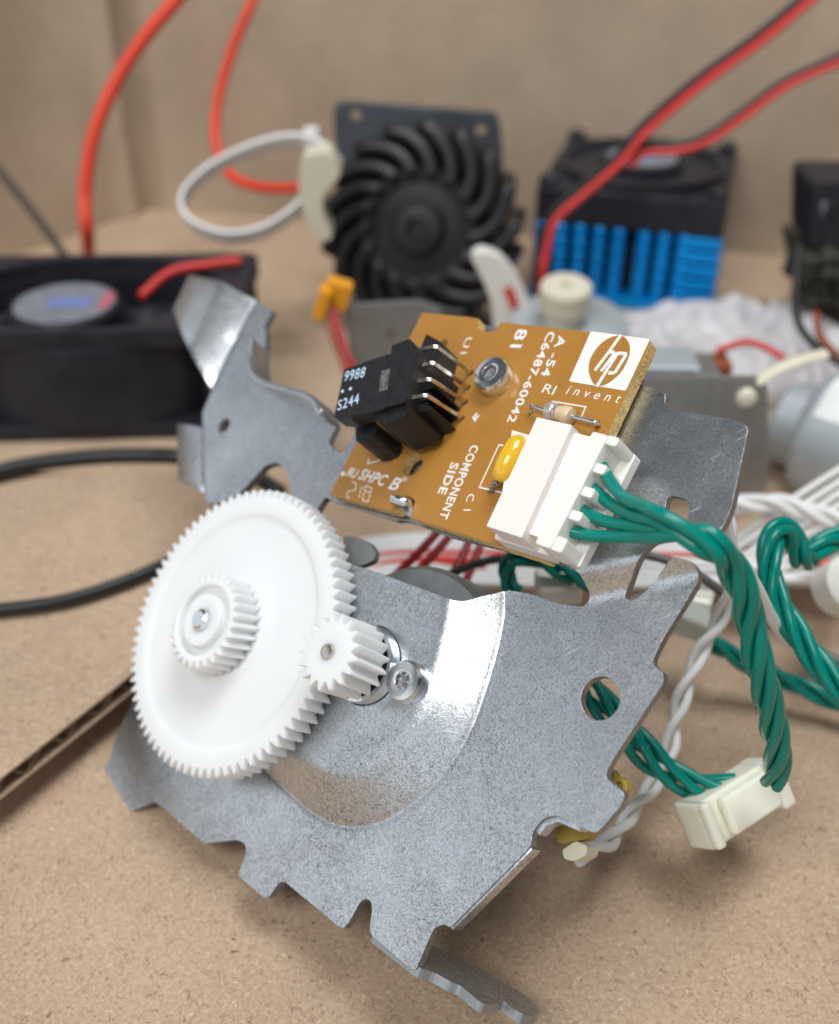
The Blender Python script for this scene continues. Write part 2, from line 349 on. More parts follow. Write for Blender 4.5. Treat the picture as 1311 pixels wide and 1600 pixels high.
    sp = nd(nt, 'ShaderNodeTexNoise', i_Scale=.9, i_Detail=2.0); L(mp.outputs[0], sp.inputs['Vector'])
    sq = nd(nt, 'ShaderNodeMapRange'); sq.inputs[1].default_value = .745; sq.inputs[2].default_value = .765; L(sp.outputs[0], sq.inputs[0])
    mx = nd(nt, 'ShaderNodeMix', data_type='RGBA'); L(cur, mx.inputs[6]); mx.inputs[7].default_value = (.05,.03,.02,1); L(sq.outputs[0], mx.inputs[0]); cur = mx.outputs[2]
    L(cur, p.inputs['Base Color'])
    bp = nd(nt, 'ShaderNodeBump', i_Strength=.5, i_Distance=.00015); L(fine.outputs[0], bp.inputs['Height']); L(bp.outputs[0], p.inputs['Normal'])
    return m
m_card = cardboard('cardboard'); m_wall = cardboard('box_cardboard', (.47,.37,.275), .25); m_flute = mat('fluting', (.27,.18,.11), .9, var=.2, vscale=1)
m_steel = galvanised('galvanised_steel'); m_edge = mat('sheared_steel_recess_shade', (.30,.29,.30), .45, .85, var=.25, vscale=2, bump=.4, bscale=3)  # edge steel also paints the shade in screw recesses
m_bright = mat('zinc_plated', (.78,.81,.84), .24, 1, var=.04, vscale=.6, rvar=.03)
m_dull = mat('dull_steel', (.34,.36,.37), .42, .8, var=.12, vscale=.6, bump=.1)
m_tin = mat('tinned_pin', (.62,.57,.50), .25, 1, var=.15, vscale=1.2)
m_pcb = mat('phenolic_board', (.39,.185,.036), .34, 0, .5, var=.06, vscale=.25, coat=.35, bump=.12, bscale=1.2, rvar=.06)
m_pcbedge = mat('board_edge', (.68,.48,.19), .7, var=.45, vscale=2.6, bump=.8, bscale=3)
m_silk = mat('silkscreen', (.80,.76,.74), .6, var=.05, vscale=3)
m_nylon = mat('white_nylon', (.77,.785,.79), .36, 0, .45, sss=.7, sssr=2.4, var=.015, vscale=.2)
m_plug = mat('cream_plug', (.80,.79,.74), .38, sss=.3, sssr=.8, var=.02, vscale=.5)
m_head = mat('pinkish_header', (.80,.75,.71), .42, sss=.15, sssr=.5)
m_ivory = mat('milky_connector', (.86,.85,.70), .26, sss=.6, sssr=2.5, var=.05, vscale=.25, coat=.2)
m_green = mat('green_insulation', (.0,.21,.165), .20, 0, .42, coat=0, var=.05, vscale=.4)
m_red = mat('red_insulation', (.60,.035,.03), .38, var=.08)
m_redor = mat('silicone_red', (.72,.055,.025), .45, var=.06)
m_dred = mat('dark_red_insulation', (.36,.012,.02), .36)
m_blk = mat('black_insulation', (.012,.012,.013), .4)
m_white = mat('white_insulation', (.74,.74,.73), .38, sss=.1, sssr=.4, var=.04)
m_grey = mat('grey_insulation', (.15,.14,.135), .45); m_dkw = mat('brown_black_insulation', (.06,.05,.045), .5)
m_bplas = mat('black_plastic', (.010,.010,.012), .42, 0, .5, bump=.35, bscale=2.5, rvar=.1, vscale=1.0, var=.3)
m_bfan = mat('fan_plastic', (.022,.023,.030), .42, 0, .35, var=.25, vscale=.2)
m_dusty = mat('dusty_plastic', (.045,.042,.035), .8, var=.6, vscale=.5, bump=.8, bscale=1)
m_plate = mat('grey_plate', (.10,.11,.13), .5, .3, var=.3, vscale=.12)
m_blue = mat('blue_anodised', (.0,.33,.85), .32, .45, var=.1); m_wheel = mat('blower_plastic', (.012,.012,.014), .38, var=.2, vscale=.2)
m_can = mat('motor_can', (.42,.47,.50), .45, .35, var=.06, vscale=.1, rvar=.05)
m_paper = mat('label_paper', (.78,.80,.78), .6)
m_ink = mat('ink', (.10,.11,.13), .6)
m_yell = mat('yellow_epoxy', (.72,.43,.02), .18, coat=.6, sss=.1, sssr=.3)
m_tan = mat('resistor_tan', (.66,.50,.32), .35, coat=.3); m_brn = mat('brown_band', (.28,.07,.03), .4); m_silv = mat('silver_band', (.55,.56,.56), .3, .6)
m_orange = mat('orange_plug', (.80,.36,.02), .4, sss=.2, sssr=.6)
m_dark = mat('hollow_shade', (.012,.012,.012), .7)  # near-black colour standing in for shade in hollows
m_clear = mat('milky_clear_plug', (.70,.74,.68), .3, sss=.4, sssr=2, trans=.35)
m_bag = mat('clear_film', (.80,.79,.82), .28, alpha=.5, bump=.3, bscale=.3)
m_creamp = mat('cream_plastic', (.66,.63,.50), .4, sss=.3, sssr=1.5)
m_coil = mat('coil_bobbin', (.46,.33,.07), .5, var=.2)
m_lab = mat('fan_label', (.20,.21,.25), .5, var=.2, vscale=.3); m_labb = mat('label_blue', (.16,.22,.46), .5); m_labr = mat('label_red', (.5,.12,.16), .5)
m_ink2 = mat('pale_blue_ink', (.55,.70,.85), .5)

# ------------------------------------------------------------------ setting: bottom and walls of a cardboard box
def slabxyz(name, quad, dz, m, parent=None):
    q = [np.array(p, float) for p in quad]; V = q+[p+np.array(dz) for p in q]; n = len(q)
    Fc = [tuple(range(n)), tuple(range(2*n-1, n-1, -1))]+[(i, (i+1) % n, n+(i+1) % n, n+i) for i in range(n)]
    return fixn(mesh(name, V, Fc, m, parent))
o = slabxyz('floor', [(-900,-500,0),(900,-500,0),(900,900,0),(-900,900,0)], (0,0,-3), m_card); tag(o, kind='structure')
K = Z(235,325); Lp = Z(0,410); Rp = Z(1150,395)
dl = (Lp-K)/np.linalg.norm(Lp-K); dr = (Rp-K)/np.linalg.norm(Rp-K)
nl = np.array([-dl[1], dl[0], 0]); nr = np.array([-dr[1], dr[0], 0])
if nl@K < 0: nl = -nl
if nr@K < 0: nr = -nr
def wall(name, a, b, nn, label):
    # slightly buckled cardboard panel
    nx, nz = 40, 16; V = []; Fc = []
    for j in range(nz+1):
        for i in range(nx+1):
            p = a+(b-a)*(i/nx)**1.6; z = 118*j/nz; dk = np.linalg.norm(p-a)
            V.append(p+nn*((1.2*math.sin(i*.31+j*.2)*math.sin(j*.25)-3.2*math.exp(-((dk-8)/3.5)**2))*min(1, dk/2))+np.array([0,0,z+.02]))
    n = len(V); V += [v+nn*3.5 for v in V]
    for j in range(nz):
        for i in range(nx):
            q = j*(nx+1)+i; Fc.append((q, q+1, q+nx+2, q+nx+1)); Fc.append((n+q, n+q+nx+1, n+q+nx+2, n+q+1))
    rim = [i for i in range(nx+1)]+[(j+1)*(nx+1)-1 for j in range(1, nz+1)]+[nz*(nx+1)+i for i in range(nx-1, -1, -1)]+[j*(nx+1) for j in range(nz-1, 0, -1)]
    for i in range(len(rim)): a_, b_ = rim[i], rim[(i+1) % len(rim)]; Fc.append((a_, b_, n+b_, n+a_))
    o = fixn(mesh(name, V, Fc, m_wall, None, True)); autosmooth(o); recenter(o, (a+b)/2); return tag(o, label, 'box wall')
wall('cardboard_wall', K, K+dl*92, nl, 'brown cardboard box side standing at the left, shaded, with a vertical fold')
wall('cardboard_wall', K, K+dr*420, nr, 'broad brown cardboard box side standing behind the fans')
# loose corrugated sheet at the left
e0, e1_ = Z(-70,1272,8.6), Z(330,955,8.6); bk0, bk1 = Z(-160,738,8.6), Z(372,738,8.6)
sh = thing('corrugated_sheet', 'loose sheet of corrugated cardboard at the left, its cut fluted edge facing front', 'cardboard sheet', (e0+e1_)/2*[1,1,0])
q = [e0, e1_, bk1, bk0]
slabxyz('top_liner', q, (0,0,-.35), m_card, sh); slabxyz('bottom_liner', [p-[0,0,2.9] for p in q], (0,0,-.3), m_card, sh)
ed = e1_-e0; Lq = np.linalg.norm(ed); ed /= Lq; inn = (bk0-e0); inn = inn-ed*(inn@ed); inn /= np.linalg.norm(inn); V = []; Fc = []; N = 560
for i in range(N+1):
    s = 4+(Lq-8)*i/N; z = 8.6-.35-1.27+1.22*math.sin(2*math.pi*s/6.2+.3*math.sin(s*.7)); j = .25+.3*random.random()
    for dd in (j, 9): V.append(e0*[1,1,0]+ed*s*[1,1,0]+inn*dd+np.array([0,0,z]))
for i in range(N): Fc.append((2*i, 2*i+2, 2*i+3, 2*i+1))
o = mesh('fluting', V, Fc, m_flute, sh, True); so = o.modifiers.new('t', 'SOLIDIFY'); so.thickness = .25*MM; so.offset = 0

# ------------------------------------------------------------------ the gear mechanism
G0 = Z(655,1400)
gm = thing('gear_mechanism', 'galvanised steel bracket with white gears, brown circuit board and motor, leaning in the foreground', 'gear mechanism', G0)
RZ = 3.0    # height of the raised dish
dish = pxs(M, [(790,905),(789,925),(789,962),(778,1018),(762,1072),(744,1125),(720,1172),(690,1215),(652,1252),(608,1281),(566,1293),(528,1291),(490,1273),(445,1233),(405,1195),(330,1120),(250,1030),(250,850),(430,760),(560,760),(700,800)])
dish = round_poly(dish, 6, 4)
def sstep(x): x = np.clip(x, 0, 1); return x*x*(3-2*x)
jl0, jl1 = M.uv(M.on(870,952)), M.uv(M.on(1100,902)); jd = (jl1-jl0)/np.linalg.norm(jl1-jl0); jn = np.array([-jd[1], jd[0]])
if jn@(M.uv(M.on(900,850))-jl0) < 0: jn = -jn
sp0, sp1 = M.uv(M.on(500,812)), M.uv(M.on(870,905)); sd_ = (sp1-sp0)/np.linalg.norm(sp1-sp0); sn = np.array([-sd_[1], sd_[0]])
if sn@(M.uv(M.on(700,700))-sp0) < 0: sn = -sn
def hU(v):    # height of the upper sheet over plane M
    a = M.n@U.n; out = []
    for p in v:
        P = M.at(p, 0); out.append((U.d-U.n@P)/a)
    return np.array(out)
def hM(v):
    ins = inside(v, dish); d = pdist(v, dish)
    W = 6.2; x = np.clip(np.where(ins, d, 0)/W, 0, 1); a_, b_ = .05, .30; m_ = 1/(1-a_/2-b_/2)
    h = RZ*np.where(x < a_, m_*x*x/(2*a_), np.where(x < 1-b_, m_*(x-a_/2), 1-m_*(1-x)**2/(2*b_)))
    h -= .13*np.exp(-(d/.28)**2)
    s = (v-jl0)@jn; k = sstep(s/3.2)
    below = (v-sp0)@sn < 0
    k = np.where(below, k*sstep(((v-jl0)@jd-.3)/2.2), k)
    # upper sheet everywhere beyond the joggle line, except the dish zone at the left which stays on M
    return h*(1-k)+hU(v)*k*np.ones(len(v))
isU = lambda p: 'U' in p
Uuv = lambda x, y, h=0: M.uv(U.on(x, y, h))
Muv = lambda x, y, h=0: M.uv(M.on(x, y, h))
# lower plate: outline in photograph order, each point put back on its own plane
low = [Muv(545,880,RZ),Muv(600,898,RZ),Muv(660,920,RZ),Muv(706,937,RZ),Muv(722,939,RZ*.8),Muv(752,932,RZ*.4),Muv(792,921),Muv(830,928),Muv(856,937),Muv(873,943),Uuv(890,937),Uuv(901,926),Uuv(905,913),Uuv(903,893),Uuv(880,882),
  Uuv(850,874),Uuv(700,838),Uuv(640,815),Uuv(625,835-22),Uuv(618,814),Uuv(512,780),Uuv(500,765),Uuv(640,540),Uuv(690,497),Uuv(1000,545),
  Uuv(1000,600),Uuv(1040,614),Uuv(1039,631),Uuv(1047,640),Uuv(1153,656),Uuv(1170,668),Uuv(1142,797),Uuv(1131,821),Uuv(1119,833),Uuv(1020,846),
  Muv(969,917,1.5),Muv(973,932,0.3),Muv(984,938,.2),Muv(993,935,.2),Uuv(1040,872,0),Uuv(1053,867),Uuv(1073,871),Muv(1089,892,.6),Muv(1090,910),Muv(1034,1001),Muv(1017,1037),Muv(1037,1052),Muv(1036,1068),
  Muv(1020,1092),Muv(958,1186),Muv(948,1204),Muv(947,1216),Muv(977,1240),Muv(971,1258),Muv(931,1304),Muv(868,1273),Muv(846,1280),Muv(831,1302),Muv(830,1322),
  Muv(703,1450),Muv(694,1444),Muv(678,1450),Muv(655,1503),Muv(649,1517),Muv(640,1513),Muv(576,1458),Muv(581,1424),Muv(580,1409),Muv(572,1404),Muv(563,1409),Muv(546,1440),Muv(536,1452),Muv(528,1447),
  Muv(452,1384),Muv(444,1377),Muv(436,1379),Muv(420,1402),Muv(413,1403),Muv(371,1368),Muv(384,1334),Muv(384,1319),Muv(370,1312),Muv(318,1318),Muv(254,1262),Muv(240,1252),Muv(206,1268),Muv(195,1264),Muv(156,1221),Muv(156,1207),Muv(172,1186),Muv(181,1150),Muv(205,1100),
  Muv(300,1000),Muv(420,880),Muv(480,862,RZ)]
low = np.array(low)
holes = [circle(Muv(938,1091), 2.15), round_poly(np.array([Uuv(1038,800),Uuv(1042,778),Uuv(1050,774),Uuv(1070,779),Uuv(1077,788),Uuv(1074,815),Uuv(1058,835),Uuv(1036,828)]), .6)]
Pc = M.uv(M.on(512,1018,11.1))     # pinion axis in plane coordinates
Cd = M.uv(M.on(500,1035,3))-M.uv(M.on(560,1052,3)); Cc = Pc+Cd/np.linalg.norm(Cd)*1.0
holes.append(circle(Cc, 4.6, 40))
low = round_poly(low, .7, 3)
_d = resample(dish, .45); _t = np.roll(_d, -1, 0)-np.roll(_d, 1, 0); _t /= np.linalg.norm(_t, axis=1)[:,None]; _n = np.stack([-_t[:,1], _t[:,0]], 1)
rings = np.vstack([_d+_n*o_ for o_ in (-.75,-.4,-.18,0,.18,.4,.75)])
plate = slab('mounting_plate', M, [low]+holes, 0, -1.05, m_steel, gm, step=.75, hf=hM, bev=0, edgemat=m_edge, smooth=True, extra=(rings, dish))
bevel(plate, .13, 2, 50); plate.modifiers['bevel'].harden_normals = True; 
# upper arm (left), same sheet as the board carrier
lip_px = [(388,528),(387,548),(388,566),(394,584),(410,597),(440,606),(474,616),(489,626),(499,644)]
LH = 3.6
lip = [U.uv(U.on(x, y, LH)) for x, y in lip_px]
uu = lambda x, y, h=0: U.uv(U.on(x, y, h))
arm = [uu(401,470),uu(425,484),uu(423,492),uu(412,510),uu(416,520)]+lip+[uu(512,690),uu(522,703),uu(541,712),uu(600,640),uu(640,700),uu(600,800),uu(517,776),uu(506,778),uu(493,800),uu(470,790),uu(453,765),uu(452,748),uu(444,729),uu(431,722),uu(414,727),uu(396,748),
  uu(372,773),uu(337,787),uu(322,785),uu(320,769),uu(317,672),uu(316,645),uu(327,619),uu(331,611)]
arm_o = slab('bracket_arm', U, [round_poly(np.array(arm), .6, 3), circle(uu(350,665), 1.15, 20)], -.004, -1.05, m_steel, gm, edgemat=m_edge, bev=.16)
def facets(name, rows, t, m, parent, bev=.12):
    """rows: list of 3-D polylines joined into a strip, thickened downwards."""
    n = len(rows[0]); V = [p for r in rows for p in r]; Fc = []
    for i in range(len(rows)-1):
        for j in range(n-1): Fc.append((i*n+j, i*n+j+1, (i+1)*n+j+1, (i+1)*n+j))
    o = fixn(mesh(name, V, Fc, m, parent, True)); autosmooth(o, 50)
    s = o.modifiers.new('t', 'SOLIDIFY'); s.thickness = t*MM; s.offset = 0
    if bev: bevel(o, bev)
    return o
def arc_rows(a, b, c, d, r=.22, k=5):
    """a-b fold line, c-d far edge: rows with soft bends"""
    return None
# raised lip round the notch
rows = []
for hh in (-.6, 0.4, LH*.5, LH): rows.append([U.at(p, hh) for p in crom([np.array([*q_, 0]) for q_ in lip], 4)[:, :2]])
facets('arm_lip', rows, 1.0, m_steel, arm_o, .2)
# folded tab at the top: bright middle strip and darker outer strip
def strip(name, P, Q, t=1.05, parent=arm_o):
    rows = []
    P = np.array(P); Q = np.array(Q)
    for s in np.linspace(0, 1, 8): rows.append([p*(1-s)+q_*s for p, q_ in zip(P, Q)])
    rows = list(map(list, zip(*rows)))
    return autosmooth(facets(name, rows, t, m_steel, parent, .15), 14)
TB = 2.5
a0, a1 = U.on(331,611,-.5), U.on(401,471,-.5)
P = [a0, U.on(329,607,-.2), U.on(318,587,.9), U.on(301,556,TB-.3), U.on(298,549,TB), U.on(288,525,TB-.2), U.on(274,486,TB-1)]
Q = [a1, U.on(398,470,-.2), U.on(377,459,.9), U.on(352,444,TB-.3), U.on(346,441,TB), U.on(325,437,TB-.2), U.on(299,432,TB-1)]
strip('folded_tab', P, Q)
# side tab at the left of the arm
P = [U.on(318,668,-.5), U.on(312,668,-.6), U.on(300,665,-1.1), U.on(281,663,-2.0)]
Q = [U.on(321,772,-.5), U.on(314,770,-.6), U.on(301,765,-1.1), U.on(282,752,-2.0)]
strip('side_tab', P, Q)
# long return flange and the foot
def flange(name, pts, depth, parent, t=.9, m=m_steel, h0=-.3, k=5):
    rows = []
    pts = [np.array(p) for p in pts]
    for s in np.linspace(0, 1, k): rows.append([M.at(p, h0-depth*s) for p in pts])
    return facets(name, rows, t, m, parent, .12)
nudge = lambda a, b, k=.45: [Muv(*a)+k*0, Muv(*b)]
flange('return_flange', [Muv(826,1322), Muv(700,1448)], 1.7, plate)
flange('return_flange', [Muv(835,1300), Muv(850,1283), Muv(870,1277), Muv(905,1292)], 1.7, plate)
# foot: flange bent back from the lower edge, running on to a toe on the table
fr0, fr1 = M.on(577,1461,-.2), M.on(652,1520,-.2); fn = np.cross(fr1-fr0, M.n); fn /= np.linalg.norm(fn)
FP = Plane(fn, fn@fr0); FP.frame(fr1-fr0)
if FP.n@np.array([0,-1,-.2]) < 0: pass
def fpx(x, y):
    r = ray(x, y); return FP.uv(O+r*((FP.d-FP.n@O)/(FP.n@r)))
back = lambda P_, d_: FP.uv(P_-M.n*d_)
toe = Z(834,1590,.3); toe2 = Z(800,1592,.3)
tp = [FP.uv(fr0), FP.uv(fr1), FP.uv(fr1-M.n*1.6+(fr1-fr0)/np.linalg.norm(fr1-fr0)*.8)]
for (x, y) in ((700,1541),(716,1547),(752,1577),(779,1577),(781,1569),(811,1592),(832,1597),(843,1587),(828,1568),(771,1535),(698,1496),(660,1478)): tp.append(fpx(x, y))
tp.append(back(fr0, 5))
ft = slab('foot', FP, [round_poly(np.array(tp), .7, 3)], .5, -.5, m_steel, plate, edgemat=m_dull, bev=.18)
# nib beside the gear and hooks of the sheet
o = slab('nib', M, [round_poly(pxs(M, [(540,838),(566,842),(582,850),(591,864),(588,878),(566,888),(545,884)], 1), 1)], 1.6, .6, m_dull, gm, bev=.2)

# gears -----------------------------------------------------------------
def gear(name, c, r_out, depth_, n, h_back, h_front, mat_, parent, prof_front, bore, twist=0, phase=0, hubback=None):
    """toothed wheel on M's normal; prof_front = [(radius, height)] from the rim inwards to the bore."""
    S = 10; tot = n*S; V = []; Fc = []; loops = []
    def tooth(t):   # t in 0..1 over one pitch -> 0 root 1 tip
        x = abs(t-.5)*2            # 0 at the tooth centre
        return 1-min(1, max(0, (x-.14)/.60))
    prof = [tooth((i % S)/S) for i in range(tot)]
    def loop(f, h, tw=0):
        L = []
        for i in range(tot):
            a = 2*math.pi*(i/tot)+phase+tw; r = f(i); L.append(len(V)); V.append(M.at(c+np.array([r*math.cos(a), r*math.sin(a)]), h))
        loops.append(L)
    rt = lambda k, ins=0: (lambda i: r_out-depth_*(1-prof[i])-ins*(.4+.6*prof[i]))
    cst = lambda r: (lambda i: r)
    loop(cst(bore), h_back); loop(cst(r_out-depth_-.8), h_back); loop(rt(0, .12), h_back)
    K_ = 6
    for k in range(K_+1): 
        s = k/K_; loop(rt(0), h_back+.1+(h_front-h_back-.2)*s, twist*s)
    loop(rt(0, .12), h_front, twist)
    for r, h in prof_front: loop(cst(r), h, twist)
    loop(cst(bore), prof_front[-1][1]-.01, twist)
    for a, b in zip(loops[:-1], loops[1:]):
        for i in range(tot): Fc.append((a[i], a[(i+1) % tot], b[(i+1) % tot], b[i]))
    a, b = loops[-1], loops[0]
    for i in range(tot): Fc.append((a[i], a[(i+1) % tot], b[(i+1) % tot], b[i]))
    o = fixn(mesh(name, V, Fc, mat_, parent, True)); return autosmooth(o, 38)
HG = 6.75                                     # big gear front face
Gc = M.uv(M.on(355,981,HG))
big = gear('large_gear', Gc, 17.95, 1.1, 80, HG-3.1, HG, m_nylon, gm,
   [(16.2,HG),(15.9,HG),(14.9,HG-.0),(14.6,HG-.12),(14.3,HG-.3),(13.8,HG-.36),(8.5,HG-.30),(6.9,HG-.2),(6.2,HG+.2)], 4.6)
HH = HG+4.1
hub = gear('hub_gear', Gc, 5.9, .85, 28, HG-.6, HH, m_nylon, big,
   [(4.95,HH),(4.5,HH),(4.35,HH-.1),(4.3,HH-.9),(3.25,HH-.9),(3.2,HH-.05),(3.1,HH+.15),(1.75,HH+.15),(1.5,HH+.05)], 1.35, twist=-.10)
lathe('axle_pin', M.at(Gc, HG-8), M.n, [(1.32,0),(1.32,HH-HG+8.2),(1.25,HH-HG+8.5),(.95,HH-HG+8.75)], m_bright, big, 32)
HP = 11.1; HB = 5.7
pin = gear('pinion', Pc, 4.25, 1.0, 17, HB, HP, m_nylon, gm, [(3.0,HP),(2.6,HP),(1.2,HP)], .86, twist=.10, phase=.1)
lathe('motor_shaft', M.at(Pc, -6), M.n, [(.84,0),(.84,HP+6.1),(.75,HP+6.3),(.5,HP+6.35)], m_tin, pin, 24)
# motor behind the plate
mo = lathe('motor', M.at(Pc, -14.5), M.n, [(11.5,0),(13.0,.8),(13.2,1.6),(13.2,12.2),(12.6,12.9),(9,13.1),(4.4,13.1),(4.4,14.5+RZ-.3)], m_dull, gm, 72)
bc = lathe('collar', M.at(Cc, RZ-1.0), M.n, [(4.45,0),(4.45,2.3),(4.35,2.5),(3.9,2.55),(3.72,2.35),(3.68,1.3),(1.0,1.25)], m_bright, mo, 56, mats=[m_bright, m_dark], fmat=[0,0,0,0,0,1,1])  # near-black inner faces paint the shade inside the collar
# coil frame at the lower right behind the plate
def bx(pl, px, h1, h0, name, m, parent, bev=.15, r=.3): return slab(name, pl, [round_poly(pxs(pl, px, h1), r)], h1, h0, m, parent, bev=bev)
bx(M, [(868,1290),(940,1195),(956,1203),(966,1228),(960,1252),(915,1312),(872,1318)], -6, -7.6, 'coil_plate', m_coil, mo)
lathe('terminal_eye', M.on(974,1230,-6), M.n, [(.95,0),(.95,1.0),(.45,1.0),(.45,.2)], m_coil, mo, 20)
bx(M, [(878,1328),(900,1314),(918,1322),(916,1336),(896,1346),(881,1342)], -5, -7.4, 'terminal_block', m_creamp, mo)
def screw(name, P0, n_, r, hh, parent, m=m_bright, rot=.4):
    s = lathe(name, P0, n_, [(r*.55,-.6),(r*.98,-.02),(r,.1),(r,hh*.72),(r*.9,hh*.93),(r*.62,hh),(r*.50,hh),(r*.40,hh-.10),(r*.36,hh-.55),(.05,hh-.75)], m, parent, 40, mats=[m, m_edge], fmat=[0,0,0,0,0,0,0,1,1,1])  # recess faces take a darker steel, their shade put in as colour
    # recess lobes: star of small ribs left between the lobes
    n_ = np.array(n_)/np.linalg.norm(n_); x = np.cross(n_, [0,0,1.]); x /= np.linalg.norm(x); y = np.cross(n_, x); V = []; Fc = []
    for k in range(6):
        a = rot+k*math.pi/3; d = math.cos(a)*x+math.sin(a)*y; t = -math.sin(a)*x+math.cos(a)*y; b = len(V)
        for (rr, ww) in ((.50,.12),(.50,-.12),(.24,0)): V.append(np.array(P0)+n_*(hh-.06)+r*(rr*d+ww*t))
        for (rr, ww) in ((.50,.12),(.50,-.12),(.24,0)): V.append(np.array(P0)+n_*(hh-.7)+r*(rr*d+ww*t))
        Fc += [(b,b+1,b+2),(b+3,b+5,b+4),(b,b+3,b+4,b+1),(b+1,b+4,b+5,b+2),(b+2,b+5,b+3,b)]
    fixn(mesh('drive_recess', V, Fc, m, s)); return s
screw('screw', M.on(643,1068,RZ), M.n, 2.3, 1.8, gm)

# circuit board --------------------------------------------------------
bp = lambda x, y, h=0: B.uv(B.on(x, y, h))
c1 = lambda x, y: (500+x/4.37, 470+y/4.37)
c2 = lambda x, y: (740+x/4.097, 480+y/4.097)
c3 = lambda x, y: (740+x/5.04, 640+y/5.04)
c4 = lambda x, y: (500+x/5.04, 640+y/5.04)
brd = [bp(660,488),bp(748,497),bp(747,513),bp(756,518),bp(772,518),bp(777,514),bp(782,503),bp(1008,529),bp(1016,531),bp(1016,537),bp(856,877),bp(760,846),bp(643,809),bp(642,803),bp(649,783),bp(643,776),bp(630,773),bp(628,776),bp(624,797),bp(615,799),bp(515,772)]
rough = []
bl = resample(round_poly(np.array(brd), .25, 2), .8)
bl = bl+np.random.normal(0, .022, bl.shape)
bholes = [circle(bp(*c4(728,433)), 1.45, 26), circle(bp(*c1(832,300)), .85, 16)]
for q_ in ((1030,490),(1008,590),(990,690),(968,800)): bholes.append(circle(bp(*c1(*q_)), .42, 12))
for q_ in (c2(365,675), c2(790,740), c2(95,1175), c2(228,900), c1(915,600), c1(893,725), c1(745,800)): bholes.append(circle(bp(*q_), .38, 12))
board = slab('circuit_board', B, [bl]+bholes, 0, -1.6, m_pcb, gm, edgemat=m_pcbedge, bev=.05)
board['label'] = 'brown phenolic circuit board with white silkscreen lettering'
hS = .012
# chamfered rim left by the punching
# lettering
def T(s, a, b, hgt, **k): return text(s, B, bp(*a), bp(*b), hgt, hS, m_silk, board, **k)
T('COMPONENT', (737,695), (686,809), 1.15, bold=.022); T('SIDE', (706,722), (684,771), 1.15, bold=.022); T('C 1', (731,772), (724,798), 1.0)
T('81', (809,514), (797,543), 1.55, bold=.02); T('A -54', (874,524), (845,587), 1.1, bold=.022); T('C6487-60042', (857,518), (792,659), 1.1, bold=.022)
T('U1', (728,528), (719,553), 1.0); T('RI', (846,613), (864,617), 1.15); T('invent', (883.5,615), (967,630), 1.1, shear=.2, space=1.7)
T('SHPC', (559,748), (600,760), 1.45, shear=.2, bold=.022); T('B', (606,763), (620,767), 1.6, shear=.2, bold=.02); T('*', (623,757), (632,759), 1.1)
T('R', (539,743), (546,745), 1.2, mirror=True, bold=.02); T('U', (547,745), (554,748), 1.2, bold=.02)
# dashed date figures 2 1 8
def dashed(a, b):
    a, b = np.array(bp(*a)), np.array(bp(*b)); L = np.linalg.norm(b-a); k = max(2, int(L/.45))
    for i in range(k): stroke('printed_digit', B, [a+(b-a)*(i+.12)/k, a+(b-a)*(i+.82)/k], .16, hS, m_silk, board)
for a, b in (((250,567),(288,582)),((288,582),(282,632)),((282,632),(216,645)),((216,645),(212,690)),((212,690),(235,698)),((330,605),(305,695)),
    ((355,600),(408,615)),((408,615),(400,655)),((400,655),(350,640)),((350,640),(355,600)),((350,650),(332,710)),((332,710),(378,728)),((378,728),(398,665))): dashed(c4(*a), c4(*b))
o = lathe('printed_dot', B.on(*c4(180,505), 0), B.n, [(.33,.004),(.33,.012)], m_silk, board, 16)
# arrow mark
stroke('printed_mark', B, [bp(*c1(1040,800)), bp(*c1(1068,770)), bp(*c1(1062,812)), bp(*c1(1088,780))], .2, hS, m_silk, board)
stroke('printed_mark', B, [bp(*c1(1045,790)), bp(*c1(1060,825))], .2, hS+.004, m_silk, board)
def line(pts, w_=.17, f=c2): stroke('printed_outline', B, [bp(*f(*p)) for p in pts], w_, hS-.003, m_silk, board)
line([(488,640),(507,603),(718,638),(686,712),(735,722)]); line([(205,888),(163,881),(37,1153),(182,1187)])
line([(880,432),(911,424),(893,505)], f=c1); line([(640,968),(648,930),(640,968),(805,920),(838,795)][2:], f=c1); line([(335,1075),(325,1112),(468,1073),(492,960)], f=c1)
# emblem: white field, round cut-out, italic letters
c5 = lambda x, y: (880+x/8.19, 505+y/8.19)
lg = round_poly(np.array([bp(*c5(355,103)), bp(*c5(73,745)), bp(*c5(800,865)), bp(*c5(1112,205))]), .25)
ring = round_poly(np.array([bp(*c5(*q_)) for q_ in ((735,150),(800,185),(850,260),(860,360),(830,480),(740,640),(600,760),(500,806),(400,800),(348,700),(322,600),(335,480),(400,360),(480,260),(600,180))]), 1.2, 3)
mesh('printed_emblem', [B.at(p, hS) for p in lg], [tuple(range(len(lg)))], m_silk, board)
mesh('printed_emblem', [B.at(p, hS+.012) for p in ring], [tuple(range(len(ring)))], m_pcb, board)
for i_, pts in enumerate(([(742,150),(575,385),(407,605)], [(575,378),(640,372),(655,400),(487,618)], [(700,385),(570,590),(432,812)], [(685,392),(715,386),(795,392),(800,415),(672,622),(640,640),(580,640)])):
    stroke('printed_emblem', B, [bp(*c5(*p)) for p in pts], .40, hS+.024+.004*i_, m_silk, board)
# screw
screw('screw', B.on(777,594), B.n, 2.25, 1.9, board, rot=.1)
# hook of the sheet through the notch
tube('sheet_hook', [U.on(640,800,0), B.on(636,791,-.2), B.on(633,786,.7), B.on(624,783,1.0), B.on(616,781,.9)], [.8]*33, m_bright, board, 10, flat=.75)
